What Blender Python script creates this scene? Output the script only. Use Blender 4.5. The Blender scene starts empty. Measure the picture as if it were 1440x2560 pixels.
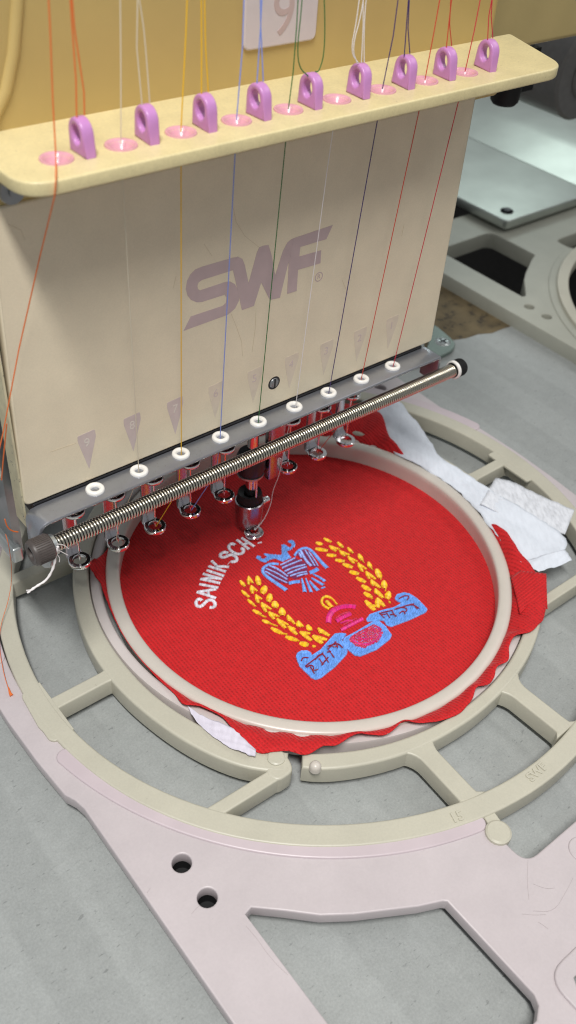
import bpy, bmesh, math, random
from mathutils import Vector, Matrix, noise
random.seed(7)
S = bpy.context.scene
COL = S.collection
R = math.radians
# ------------------------------------------------------------------ camera (1 unit = 1 cm)
CF = 2363.482529855228; CW, CH = 1440.0, 2560.0
CC = Vector((-18.47717519372428, -19.154203619909094, 26.706991592665894))
CR = ((0.7802660478818438, -0.6222567340200751, 0.063098743961495),
      (-0.3771632848925124, -0.548601102725869, -0.7461800631329211),
      (0.49893160959387817, 0.55842043932384, -0.662747208137033))
cam = bpy.data.cameras.new('camera'); co = bpy.data.objects.new('camera', cam); COL.objects.link(co)
r0, r1, r2 = (Vector(v) for v in CR)
co.matrix_world = Matrix(((r0.x, -r1.x, -r2.x, CC.x), (r0.y, -r1.y, -r2.y, CC.y), (r0.z, -r1.z, -r2.z, CC.z), (0, 0, 0, 1)))
cam.sensor_fit = 'VERTICAL'; cam.sensor_height = 36; cam.sensor_width = 20.25; cam.lens = CF / CH * 36
cam.clip_start = 1; cam.clip_end = 2000
cam.dof.use_dof = True; cam.dof.focus_distance = 30.5; cam.dof.aperture_fstop = 0.18
S.camera = co
# ------------------------------------------------------------------ light
W = bpy.data.worlds.new('World'); S.world = W; W.use_nodes = True
bg = W.node_tree.nodes['Background']; bg.inputs[0].default_value = (0.93, 0.97, 1.0, 1); bg.inputs[1].default_value = 0.30
def area(name, loc, target, sx, sy, power, color, roll=0):
    l = bpy.data.lights.new(name, 'AREA'); l.shape = 'RECTANGLE'; l.size = sx; l.size_y = sy; l.energy = power; l.color = color
    o = bpy.data.objects.new(name, l); COL.objects.link(o); o.location = loc
    d = Vector(target) - Vector(loc); o.rotation_euler = d.to_track_quat('-Z', 'Y').to_euler(); o.rotation_euler.rotate_axis('Z', roll)
    return o
area('ceiling_lamp_left', (-34, -35, 96), (0, 0, 5), 9, 40, 17800, (1.0, 0.985, 0.95), 0.0)
S.objects['ceiling_lamp_left'].rotation_euler = (R(16), R(-16.5), 0); S.objects['ceiling_lamp_left'].data.spread = R(75)
area('ceiling_lamp_right', (78, -22, 92), (0, 0, 0), 24, 80, 20000, (1.0, 0.985, 0.95), 0.0).rotation_euler = (R(12), R(40), 0)
area('machine_lamp', (44, 30, 17), (42, 24, 0), 16, 5, 1350, (0.85, 1.0, 0.96), 0)
S.cycles.filter_width = 1.15
S.view_settings.view_transform = 'Standard'; S.view_settings.look = 'None'
S.view_settings.exposure = 0; S.view_settings.gamma = 1

# ------------------------------------------------------------------ point on a known plane seen in the photo
def ray(u, v): return r0 * ((u - CW / 2) / CF) + r1 * ((v - CH / 2) / CF) + r2
def pz(u, v, z): d = ray(u, v); return CC + d * ((z - CC.z) / d.z)
def py(u, v, y): d = ray(u, v); return CC + d * ((y - CC.y) / d.y)

# ------------------------------------------------------------------ materials
def mat(name, base, rough=0.5, metal=0.0, spec=0.5, noise=0.0, nscale=3.0, spots=0.0, sscale=6.0, sthr=0.35, scol=(0.1, 0.09, 0.07),
        bump=0.0, bscale=40.0, coat=0.0, detail=4.0, fine=0.0):
    m = bpy.data.materials.new(name); m.use_nodes = True; nt = m.node_tree; n = nt.nodes; L = nt.links
    b = n['Principled BSDF']; b.inputs['Roughness'].default_value = rough; b.inputs['Metallic'].default_value = metal
    b.inputs['Specular IOR Level'].default_value = spec; b.inputs['Coat Weight'].default_value = coat
    b.inputs['Base Color'].default_value = (*base, 1)
    tc = n.new('ShaderNodeTexCoord'); out = None
    if noise or spots or fine:
        rgb = n.new('ShaderNodeRGB'); rgb.outputs[0].default_value = (*base, 1); out = rgb.outputs[0]
        if noise:
            t = n.new('ShaderNodeTexNoise'); t.inputs['Scale'].default_value = nscale; t.inputs['Detail'].default_value = detail
            L.new(tc.outputs['Object'], t.inputs['Vector'])
            mr = n.new('ShaderNodeMapRange'); mr.inputs[1].default_value = 0.25; mr.inputs[2].default_value = 0.75
            mr.inputs[3].default_value = 1 - noise; mr.inputs[4].default_value = 1 + noise; L.new(t.outputs['Fac'], mr.inputs[0])
            mx = n.new('ShaderNodeMix'); mx.data_type = 'RGBA'; mx.blend_type = 'MULTIPLY'; mx.inputs[0].default_value = 1
            L.new(out, mx.inputs[6]); L.new(mr.outputs[0], mx.inputs[7]); out = mx.outputs[2]
        if fine:
            t = n.new('ShaderNodeTexNoise'); t.inputs['Scale'].default_value = bscale; t.inputs['Detail'].default_value = 3
            L.new(tc.outputs['Object'], t.inputs['Vector'])
            mr = n.new('ShaderNodeMapRange'); mr.inputs[1].default_value = 0.3; mr.inputs[2].default_value = 0.7
            mr.inputs[3].default_value = 1 - fine; mr.inputs[4].default_value = 1 + fine; L.new(t.outputs['Fac'], mr.inputs[0])
            mx = n.new('ShaderNodeMix'); mx.data_type = 'RGBA'; mx.blend_type = 'MULTIPLY'; mx.inputs[0].default_value = 1
            L.new(out, mx.inputs[6]); L.new(mr.outputs[0], mx.inputs[7]); out = mx.outputs[2]
        if spots:
            t = n.new('ShaderNodeTexNoise'); t.inputs['Scale'].default_value = sscale; t.inputs['Detail'].default_value = 6; t.inputs['Roughness'].default_value = 0.75
            L.new(tc.outputs['Object'], t.inputs['Vector'])
            mr = n.new('ShaderNodeMapRange'); mr.inputs[1].default_value = sthr; mr.inputs[2].default_value = sthr - 0.06
            mr.inputs[3].default_value = 0; mr.inputs[4].default_value = spots; L.new(t.outputs['Fac'], mr.inputs[0])
            mx = n.new('ShaderNodeMix'); mx.data_type = 'RGBA'; L.new(mr.outputs[0], mx.inputs[0])
            L.new(out, mx.inputs[6]); mx.inputs[7].default_value = (*scol, 1); out = mx.outputs[2]
        L.new(out, b.inputs['Base Color'])
    if bump:
        t = n.new('ShaderNodeTexNoise'); t.inputs['Scale'].default_value = bscale; t.inputs['Detail'].default_value = 3
        L.new(tc.outputs['Object'], t.inputs['Vector'])
        bp = n.new('ShaderNodeBump'); bp.inputs['Strength'].default_value = bump; bp.inputs['Distance'].default_value = 0.02
        L.new(t.outputs['Fac'], bp.inputs['Height']); L.new(bp.outputs['Normal'], b.inputs['Normal'])
    return m

M = {}
M['panel'] = mat('beige_panel', (0.74, 0.645, 0.48), 0.42, noise=0.05, nscale=0.8, spots=0.55, sscale=7, sthr=0.31, scol=(0.26, 0.2, 0.13), bump=0.08, bscale=22, fine=0.03)
M['panel_edge'] = mat('chipped_edge', (0.60, 0.54, 0.36), 0.5, noise=0.12, nscale=3, spots=1, sscale=4, sthr=0.4, scol=(0.06, 0.06, 0.05))
M['plate'] = mat('yellow_plate', (0.69, 0.59, 0.33), 0.4, noise=0.07, nscale=1.2, spots=0.75, sscale=9, sthr=0.365, scol=(0.25, 0.2, 0.12), bump=0.12, bscale=16, fine=0.06)
M['housing'] = mat('yellow_housing', (0.53, 0.39, 0.15), 0.42, noise=0.05, nscale=0.5, spots=0.3, sscale=4, sthr=0.28, scol=(0.35, 0.24, 0.07), bump=0.1, bscale=20)
M['housing2'] = mat('tan_housing', (0.50, 0.39, 0.17), 0.5, noise=0.06, nscale=0.8, bump=0.2, bscale=12)
M['loop'] = mat('purple_plastic', (0.54, 0.24, 0.54), 0.3, noise=0.06, nscale=4, bump=0.05, bscale=18)
M['grommet'] = mat('pink_ceramic', (0.70, 0.36, 0.43), 0.25, noise=0.06, nscale=5)
M['ceramic'] = mat('white_ceramic', (0.80, 0.78, 0.75), 0.22, noise=0.03, nscale=4)
M['logo'] = mat('mauve_print', (0.50, 0.385, 0.385), 0.45, noise=0.06, nscale=2, spots=0.4, sscale=9, sthr=0.3, scol=(0.74, 0.645, 0.48))
M['pennant'] = mat('faded_mauve_print', (0.575, 0.475, 0.45), 0.45, noise=0.06, nscale=3, spots=0.5, sscale=7, sthr=0.38, scol=(0.74, 0.645, 0.48))
M['pennant_faint'] = mat('worn_mauve_print', (0.665, 0.57, 0.455), 0.45, noise=0.06, nscale=3, spots=0.7, sscale=5, sthr=0.42, scol=(0.74, 0.645, 0.48))
M['pennant_dark'] = mat('scratch_grime', (0.60, 0.50, 0.35), 0.6)
M['hair'] = mat('grime_line', (0.40, 0.35, 0.355), 0.6)
M['digit'] = mat('pale_print', (0.66, 0.60, 0.54), 0.45)
M['sign'] = mat('white_sign', (0.60, 0.53, 0.53), 0.4, noise=0.04, nscale=2)
M['sign_digit'] = mat('faded_red_print', (0.50, 0.38, 0.36), 0.45, noise=0.05)
M['steel'] = mat('brushed_steel', (0.36, 0.375, 0.42), 0.28, 0.75, noise=0.06, nscale=2, spots=0.6, sscale=16, sthr=0.40, scol=(0.2, 0.18, 0.16), bump=0.08, bscale=30)
M['chrome'] = mat('chrome', (0.78, 0.77, 0.77), 0.09, 1.0)
M['satin'] = mat('satin_steel', (0.46, 0.44, 0.47), 0.26, 1.0, noise=0.08, nscale=4)
M['spring'] = mat('spring_wire', (0.62, 0.58, 0.49), 0.22, 1.0)
M['dark_metal'] = mat('dark_metal', (0.045, 0.045, 0.05), 0.4, 0.6, noise=0.2, nscale=3)
M['grey_metal'] = mat('grey_metal', (0.30, 0.31, 0.32), 0.38, 0.8, noise=0.1, nscale=2)
M['black'] = mat('black_rubber_and_shade', (0.015, 0.015, 0.016), 0.55, spec=0.25)
M['knob'] = mat('dark_brown_knob', (0.075, 0.062, 0.058), 0.42, noise=0.15, nscale=5)
M['zinc'] = mat('zinc', (0.5, 0.53, 0.53), 0.35, 0.85, noise=0.1, nscale=3)
M['frame'] = mat('pinkish_plastic', (0.53, 0.475, 0.49), 0.42, noise=0.05, nscale=0.7, spots=0.5, sscale=7, sthr=0.315, scol=(0.26, 0.22, 0.22), bump=0.12, bscale=14, fine=0.025)
M['bgframe'] = mat('cream_frame', (0.40, 0.40, 0.34), 0.45, noise=0.06, nscale=0.7, spots=0.5, sscale=3, sthr=0.29, scol=(0.2, 0.17, 0.14))
M['rim'] = mat('pinkish_rim', (0.55, 0.47, 0.50), 0.36, noise=0.05, nscale=0.9, bump=0.08, bscale=10)
M['adapter'] = mat('cream_plastic', (0.51, 0.487, 0.40), 0.4, noise=0.05, nscale=0.8, spots=0.55, sscale=8, sthr=0.325, scol=(0.2, 0.17, 0.11), bump=0.1, bscale=16, fine=0.03)
M['hoop'] = mat('pale_hoop', (0.59, 0.54, 0.485), 0.3, noise=0.04, nscale=0.8, spots=0.35, sscale=5, sthr=0.27, scol=(0.3, 0.25, 0.2), bump=0.04, bscale=10)
M['flange'] = mat('pale_band', (0.60, 0.545, 0.53), 0.33, noise=0.05, nscale=0.9, bump=0.05, bscale=8)
M['silver'] = mat('silver_cover', (0.50, 0.53, 0.495), 0.40, 0.9, noise=0.12, nscale=0.35, spots=0.8, sscale=1.6, sthr=0.3, scol=(0.12, 0.12, 0.1))
M['green_steel'] = mat('greenish_steel', (0.20, 0.25, 0.225), 0.45, 0.4, noise=0.08, nscale=1)
M['roller'] = mat('grey_roller', (0.16, 0.155, 0.15), 0.5, noise=0.1)
M['dark_floor'] = mat('dark_floor', (0.05, 0.045, 0.04), 0.8, noise=0.3)
M['wood'] = mat('worn_board', (0.14, 0.105, 0.055), 0.8, noise=0.45, nscale=0.8, spots=0.8, sscale=1.6, sthr=0.45, scol=(0.03, 0.025, 0.02), bump=0.4, bscale=4)
for nm, c in dict(t_orange=(0.75, 0.17, 0.04), t_cream=(0.72, 0.64, 0.50), t_yellow=(0.85, 0.50, 0.02), t_blue=(0.24, 0.32, 0.75), t_green=(0.03, 0.16, 0.04),
                  t_white=(0.82, 0.78, 0.78), t_purple=(0.055, 0.03, 0.15), t_red=(0.62, 0.06, 0.035), t_crimson=(0.62, 0.035, 0.06), t_red2=(0.40, 0.03, 0.03)).items():
    M[nm] = mat(nm[2:] + '_thread', c, 0.55, spec=0.4)
def stitch(name, c):
    m = mat(name, c, 0.4, spec=0.55); nt = m.node_tree; n = nt.nodes; L = nt.links
    g = n.new('ShaderNodeNewGeometry'); mr = n.new('ShaderNodeMapRange'); mr.inputs[3].default_value = 0.74; mr.inputs[4].default_value = 1.24; L.new(g.outputs['Random Per Island'], mr.inputs[0])
    mx = n.new('ShaderNodeMix'); mx.data_type = 'RGBA'; mx.blend_type = 'MULTIPLY'; mx.inputs[0].default_value = 1; mx.inputs[6].default_value = (*c, 1); L.new(mr.outputs[0], mx.inputs[7]); L.new(mx.outputs[2], n['Principled BSDF'].inputs['Base Color'])
    m.node_tree.nodes['Principled BSDF'].inputs['Sheen Weight'].default_value = 0.15; return m
M['s_white'] = stitch('white_stitch', (0.74, 0.72, 0.80)); M['s_blue'] = stitch('blue_stitch', (0.16, 0.38, 0.87)); M['s_lilac'] = stitch('pale_blue_stitch', (0.30, 0.42, 0.85))
M['s_yellow'] = stitch('yellow_stitch', (0.88, 0.52, 0.008)); M['s_pink'] = stitch('magenta_stitch', (0.74, 0.02, 0.24)); M['s_red'] = stitch('dark_red_stitch', (0.26, 0.01, 0.035))
M['s_plum'] = stitch('plum_stitch', (0.24, 0.02, 0.10)); M['s_rose'] = stitch('crimson_stitch', (0.58, 0.012, 0.07))

def fabric_mat():
    m = mat('red_knit', (0.52, 0.012, 0.02), 0.75, spec=0.25); nt = m.node_tree; n = nt.nodes; L = nt.links; b = n['Principled BSDF']
    b.inputs['Sheen Weight'].default_value = 0.25; b.inputs['Sheen Tint'].default_value = (1, 0.35, 0.35, 1); b.inputs['Sheen Roughness'].default_value = 0.4
    uv = n.new('ShaderNodeUVMap'); uv.uv_map = 'UVMap'
    mp = n.new('ShaderNodeMapping'); L.new(uv.outputs[0], mp.inputs[0])
    w = n.new('ShaderNodeTexWave'); w.bands_direction = 'X'; w.inputs['Scale'].default_value = 2.45; w.inputs['Distortion'].default_value = 0.35; w.inputs['Detail'].default_value = 2; w.inputs['Detail Scale'].default_value = 4
    w2 = n.new('ShaderNodeTexWave'); w2.bands_direction = 'Y'; w2.inputs['Scale'].default_value = 2.9; w2.inputs['Distortion'].default_value = 0.5
    br = n.new('ShaderNodeTexVoronoi'); br.inputs['Scale'].default_value = 7.8; br.inputs['Randomness'].default_value = 0.28
    nz = n.new('ShaderNodeTexNoise'); nz.inputs['Scale'].default_value = 3; nz.inputs['Detail'].default_value = 5
    nf = n.new('ShaderNodeTexNoise'); nf.inputs['Scale'].default_value = 26; nf.inputs['Detail'].default_value = 2
    for t in (w, w2, br, nz, nf): L.new(mp.outputs[0], t.inputs['Vector'])
    def math_(op, a, c):
        q = n.new('ShaderNodeMath'); q.operation = op
        for i, v in enumerate((a, c)):
            if hasattr(v, 'is_linked'): L.new(v, q.inputs[i])
            else: q.inputs[i].default_value = v
        return q.outputs[0]
    h = math_('ADD', math_('MULTIPLY', w.outputs['Fac'], 0.75), math_('MULTIPLY', w2.outputs['Fac'], 0.1))
    hole = math_('LESS_THAN', br.outputs['Distance'], 0.26)
    h = math_('SUBTRACT', h, math_('MULTIPLY', hole, 0.6))
    h = math_('ADD', h, math_('MULTIPLY', nf.outputs['Fac'], 0.5))
    bp = n.new('ShaderNodeBump'); bp.inputs['Strength'].default_value = 0.75; bp.inputs['Distance'].default_value = 0.03
    L.new(h, bp.inputs['Height']); L.new(bp.outputs['Normal'], b.inputs['Normal'])
    f = math_('SUBTRACT', math_('ADD', 0.92, math_('MULTIPLY', w.outputs['Fac'], 0.16)), math_('MULTIPLY', hole, 0.22))
    f = math_('MULTIPLY', f, math_('ADD', 0.82, math_('MULTIPLY', nz.outputs['Fac'], 0.36)))
    mx = n.new('ShaderNodeMix'); mx.data_type = 'RGBA'; mx.blend_type = 'MULTIPLY'; mx.inputs[0].default_value = 1
    mx.inputs[6].default_value = (0.575, 0.017, 0.02, 1); L.new(f, mx.inputs[7]); L.new(mx.outputs[2], b.inputs['Base Color'])
    return m
M['red'] = fabric_mat()

def table_mat():
    m = mat('grey_laminate', (0.36, 0.38, 0.37), 0.45, spec=0.4); nt = m.node_tree; n = nt.nodes; L = nt.links; b = n['Principled BSDF']
    tc = n.new('ShaderNodeTexCoord')
    def noise(sc, det, rough=0.6):
        t = n.new('ShaderNodeTexNoise'); t.inputs['Scale'].default_value = sc; t.inputs['Detail'].default_value = det; t.inputs['Roughness'].default_value = rough
        L.new(tc.outputs['Object'], t.inputs['Vector']); return t.outputs['Fac']
    def rng(v, a, c, lo, hi):
        q = n.new('ShaderNodeMapRange'); q.inputs[1].default_value = a; q.inputs[2].default_value = c; q.inputs[3].default_value = lo; q.inputs[4].default_value = hi; L.new(v, q.inputs[0]); return q.outputs[0]
    def mul(a, c):
        q = n.new('ShaderNodeMath'); q.operation = 'MULTIPLY'; L.new(a, q.inputs[0]); L.new(c, q.inputs[1]); return q.outputs[0]
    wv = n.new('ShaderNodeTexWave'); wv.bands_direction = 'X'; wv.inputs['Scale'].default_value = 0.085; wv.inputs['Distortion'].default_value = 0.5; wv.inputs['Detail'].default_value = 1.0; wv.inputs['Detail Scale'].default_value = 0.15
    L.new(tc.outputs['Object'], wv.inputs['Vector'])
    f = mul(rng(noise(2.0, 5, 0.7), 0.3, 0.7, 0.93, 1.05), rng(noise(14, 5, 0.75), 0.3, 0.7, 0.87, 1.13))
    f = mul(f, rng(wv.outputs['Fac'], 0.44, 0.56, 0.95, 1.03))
    mpd = n.new('ShaderNodeMapping'); mpd.inputs['Rotation'].default_value = (0, 0, 0.5); mpd.inputs['Scale'].default_value = (2.2, 6.5, 1); L.new(tc.outputs['Object'], mpd.inputs[0])
    td = n.new('ShaderNodeTexNoise'); td.inputs['Scale'].default_value = 1.6; td.inputs['Detail'].default_value = 3; L.new(mpd.outputs[0], td.inputs['Vector'])
    f = mul(f, rng(td.outputs['Fac'], 0.34, 0.28, 1.0, 0.72))
    f = mul(f, rng(noise(5.5, 6, 0.75), 0.31, 0.27, 1.0, 0.35))
    f = mul(f, rng(noise(1.3, 8, 0.8), 0.30, 0.26, 1.0, 0.6))
    mx = n.new('ShaderNodeMix'); mx.data_type = 'RGBA'; mx.blend_type = 'MULTIPLY'; mx.inputs[0].default_value = 1
    mx.inputs[6].default_value = (0.335, 0.35, 0.345, 1); L.new(f, mx.inputs[7]); L.new(mx.outputs[2], b.inputs['Base Color'])
    bp = n.new('ShaderNodeBump'); bp.inputs['Strength'].default_value = 0.25; bp.inputs['Distance'].default_value = 0.03
    L.new(noise(11, 4), bp.inputs['Height']); L.new(bp.outputs['Normal'], b.inputs['Normal'])
    return m
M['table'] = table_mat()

def sheet_mat(name, c, opac):
    m = mat(name, c, 0.85, spec=0.15); nt = m.node_tree; n = nt.nodes; L = nt.links; b = n['Principled BSDF']
    tc = n.new('ShaderNodeTexCoord'); mp = n.new('ShaderNodeMapping'); mp.inputs['Scale'].default_value = (1, 1, 1); mp.inputs['Rotation'].default_value = (0, 0, 0.6); L.new(tc.outputs['Object'], mp.inputs[0])
    mp2 = n.new('ShaderNodeMapping'); mp2.inputs['Scale'].default_value = (7, 2.2, 3); L.new(mp.outputs[0], mp2.inputs[0])
    t = n.new('ShaderNodeTexNoise'); t.inputs['Scale'].default_value = 1.0; t.inputs['Detail'].default_value = 2.5; L.new(mp2.outputs[0], t.inputs['Vector'])
    mr = n.new('ShaderNodeMapRange'); mr.inputs[1].default_value = 0.3; mr.inputs[2].default_value = 0.62; mr.inputs[3].default_value = max(0, opac - (0.22 if opac < .9 else 0.06)); mr.inputs[4].default_value = min(1, opac + 0.12); L.new(t.outputs['Fac'], mr.inputs[0])
    tr = n.new('ShaderNodeBsdfTransparent'); mix = n.new('ShaderNodeMixShader'); L.new(mr.outputs[0], mix.inputs[0]); L.new(tr.outputs[0], mix.inputs[1]); L.new(b.outputs[0], mix.inputs[2])
    L.new(mix.outputs[0], n['Material Output'].inputs['Surface'])
    bp = n.new('ShaderNodeBump'); bp.inputs['Strength'].default_value = 0.05; bp.inputs['Distance'].default_value = 0.02; L.new(t.outputs['Fac'], bp.inputs['Height']); L.new(bp.outputs['Normal'], b.inputs['Normal'])
    return m
M['sheet'] = sheet_mat('white_interfacing', (0.74, 0.78, 0.86), 0.98); M['sheet_thin'] = sheet_mat('sheer_interfacing', (0.86, 0.88, 0.94), 0.74); M['sheet_lilac'] = sheet_mat('lilac_interfacing', (0.70, 0.66, 0.76), 0.93)

# ------------------------------------------------------------------ mesh helpers
class MB:
    def __init__(s): s.v = []; s.f = []; s.uv = None
    def add(s, vs, fs):
        k = len(s.v); s.v += [tuple(p) for p in vs]; s.f += [tuple(i + k for i in q) for q in fs]; return s
    def grid(s, rows, closed=False, wrap=False):
        k = len(s.v); n = len(rows[0])
        for r_ in rows: s.v += [tuple(p) for p in r_]
        R_ = len(rows); rr = R_ if wrap else R_ - 1
        for i in range(rr):
            for j in range(n if closed else n - 1):
                a = k + i * n + j; b = k + i * n + (j + 1) % n; c = k + ((i + 1) % R_) * n + (j + 1) % n; d = k + ((i + 1) % R_) * n + j
                s.f.append((a, b, c, d))
        return s
    def tube(s, path, r, n=6, cap=True):
        path = [Vector(p) for p in path]; rows = []; up = None
        for i, p in enumerate(path):
            t = (path[min(i + 1, len(path) - 1)] - path[max(i - 1, 0)]).normalized()
            if up is None: up = t.orthogonal().normalized()
            else:
                up = up - t * up.dot(t)
                up = up.normalized() if up.length > 1e-6 else t.orthogonal().normalized()
            sd = t.cross(up); rr = r(i / max(1, len(path) - 1)) if callable(r) else r
            rows.append([p + up * math.cos(2 * math.pi * j / n) * rr + sd * math.sin(2 * math.pi * j / n) * rr for j in range(n)])
        k = len(s.v); s.grid(rows, closed=True)
        if cap: s.f.append(tuple(k + j for j in range(n))[::-1]); s.f.append(tuple(k + (len(rows) - 1) * n + j for j in range(n)))
        return s
    def lathe(s, prof, c, axis='z', n=32, closed_prof=False):
        c = Vector(c); rows = []
        for j in range(n):
            a = 2 * math.pi * j / n; row = []
            for (r_, h) in prof:
                x, y = r_ * math.cos(a), r_ * math.sin(a)
                p = Vector((x, y, h)) if axis == 'z' else (Vector((h, x, y)) if axis == 'x' else Vector((y, h, x)))
                row.append(c + p)
            rows.append(row)
        return s.grid(rows, closed=closed_prof, wrap=True)
    def box(s, x0, x1, y0, y1, z0, z1):
        return s.add([(x0, y0, z0), (x1, y0, z0), (x1, y1, z0), (x0, y1, z0), (x0, y0, z1), (x1, y0, z1), (x1, y1, z1), (x0, y1, z1)],
                     [(0, 3, 2, 1), (4, 5, 6, 7), (0, 1, 5, 4), (1, 2, 6, 5), (2, 3, 7, 6), (3, 0, 4, 7)])
    def build(s, name, m, parent=None, smooth=35, bevel=0, seg=2, uv=None):
        me = bpy.data.meshes.new(name); me.from_pydata(s.v, [], s.f); me.update()
        return link(name, me, m, parent, smooth, bevel, seg, uv)
def link(name, me, m, parent=None, smooth=35, bevel=0, seg=2, uv=None):
    bm = bmesh.new(); bm.from_mesh(me)
    bmesh.ops.recalc_face_normals(bm, faces=bm.faces)
    if bevel:
        es = [e for e in bm.edges if len(e.link_faces) == 2 and e.calc_face_angle(0) > R(40)]
        bmesh.ops.bevel(bm, geom=es, offset=bevel, segments=seg, profile=0.5, affect='EDGES', clamp_overlap=True)
    if uv:
        l = bm.loops.layers.uv.new('UVMap')
        for f in bm.faces:
            for lp in f.loops: lp[l].uv = uv(lp.vert.co)
    bm.to_mesh(me); bm.free()
    me.materials.clear(); me.materials.append(m)
    if smooth:
        for p in me.polygons: p.use_smooth = True
        me.set_sharp_from_angle(angle=R(smooth))
    o = bpy.data.objects.new(name, me); COL.objects.link(o)
    if parent is not None: attach(o, parent)
    return o
def attach(o, parent):
    o.parent = parent
    if parent.type == 'EMPTY': o.matrix_parent_inverse = Matrix.Translation(-Vector(parent.location))
def plate(name, loops, z0, z1, m, parent=None, bev=0.06, res=2, xf=None, smooth=35):
    """outline(s) with holes (even-odd), extruded from z0 to z1 with rounded edges; xf maps local->world"""
    cu = bpy.data.curves.new(name, 'CURVE'); cu.dimensions = '2D'; cu.fill_mode = 'BOTH'
    cu.extrude = max(1e-4, (z1 - z0) / 2 - bev); cu.bevel_depth = bev; cu.bevel_resolution = res; cu.offset = -bev
    for lp in loops:
        sp = cu.splines.new('POLY'); sp.points.add(len(lp) - 1); sp.use_cyclic_u = True
        for p, q in zip(sp.points, lp): p.co = (q[0], q[1], 0, 1)
    tmp = bpy.data.objects.new('tmp', cu); COL.objects.link(tmp)
    dg = bpy.context.evaluated_depsgraph_get(); dg.update()
    me = bpy.data.meshes.new_from_object(tmp.evaluated_get(dg)); me.name = name
    bpy.data.objects.remove(tmp); bpy.data.curves.remove(cu)
    zm = (z0 + z1) / 2
    for v in me.vertices: v.co.z += zm
    if xf: me.transform(xf)
    return link(name, me, m, parent, smooth)
def text_mesh(name, s, size, depth, m, parent, xf, bev=0.0, align='CENTER'):
    cu = bpy.data.curves.new(name, 'FONT'); cu.body = s; cu.size = size; cu.extrude = depth / 2; cu.align_x = align; cu.align_y = 'CENTER'; cu.bevel_depth = bev
    tmp = bpy.data.objects.new('tmp', cu); COL.objects.link(tmp)
    dg = bpy.context.evaluated_depsgraph_get(); dg.update()
    me = bpy.data.meshes.new_from_object(tmp.evaluated_get(dg)); bpy.data.objects.remove(tmp); bpy.data.curves.remove(cu)
    me.transform(xf); return link(name, me, m, parent, 35)
def thing(name, label, cat, loc=(0, 0, 0), group=None):
    o = bpy.data.objects.new(name, None); COL.objects.link(o); o.location = loc; o.empty_display_size = 1
    return tag(o, label, cat, group)
def tag(o, label=None, cat=None, group=None, kind=None):
    if label: o['label'] = label
    if cat: o['category'] = cat
    if group: o['group'] = group
    if kind: o['kind'] = kind
    return o
def copy_tree(o, parent=None):
    c = o.copy(); COL.objects.link(c)
    if parent is not None: c.parent = parent
    for ch in list(o.children): copy_tree(ch, c)
    return c
def put(o, loc, parent, rot=None):
    """another object on the same mesh"""
    c = bpy.data.objects.new(o.name.split('.')[0], o.data); COL.objects.link(c); c.location = loc
    if rot: c.rotation_euler = rot
    attach(c, parent); return c
def arc(c, r, a0, a1, n): return [(c[0] + r * math.cos(R(a0 + (a1 - a0) * i / n)), c[1] + r * math.sin(R(a0 + (a1 - a0) * i / n))) for i in range(n + 1)]
def roundpoly(pts, rads, n=6):
    out = []; N = len(pts)
    for i in range(N):
        p = Vector(pts[i]); a = Vector(pts[i - 1]); b = Vector(pts[(i + 1) % N]); r_ = rads[i] if isinstance(rads, (list, tuple)) else rads
        if r_ <= 0: out.append(tuple(p)); continue
        da = (a - p).normalized(); db = (b - p).normalized(); d = min(r_, (a - p).length * 0.45, (b - p).length * 0.45)
        for k in range(n + 1):
            t = k / n; q = (p + da * d) * (1 - t) ** 2 + p * 2 * t * (1 - t) + (p + db * d) * t * t; out.append(tuple(q))
    return out
def interp(tab, x):
    for (a, va), (b, vb) in zip(tab, tab[1:]):
        if x <= b: 
            t = (x - a) / (b - a); t = max(0, min(1, t)); return va + (vb - va) * t
    return tab[-1][1]

TZ = -0.15
# ================================================================== SETTING: work table and worn patch
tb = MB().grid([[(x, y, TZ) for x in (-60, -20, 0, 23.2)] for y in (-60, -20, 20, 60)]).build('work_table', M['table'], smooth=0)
tag(tb, 'grey mottled laminate work table under the hoops and frames', kind='structure')
fl = MB().grid([[(x, y, -14) for x in (-120, 0, 200)] for y in (-120, 0, 200)]).build('dark_floor', M['dark_floor'], smooth=0)
tag(fl, 'dark space below the table edge', kind='structure')
wp = [pz(u, v, TZ) for u, v in [(1060, 880), (1085, 866), (1120, 852), (1165, 846), (1195, 836), (1230, 833), (1258, 822), (1290, 812), (1312, 796), (1300, 792), (1120, 695), (1060, 690)]]
pw = plate('worn_patch', [[(p.x, p.y) for p in wp]], TZ + 0.004, TZ + 0.014, M['wood'], bev=0.001)
tag(pw, 'worn brown patch of bare board along the table behind the head', kind='structure')

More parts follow.
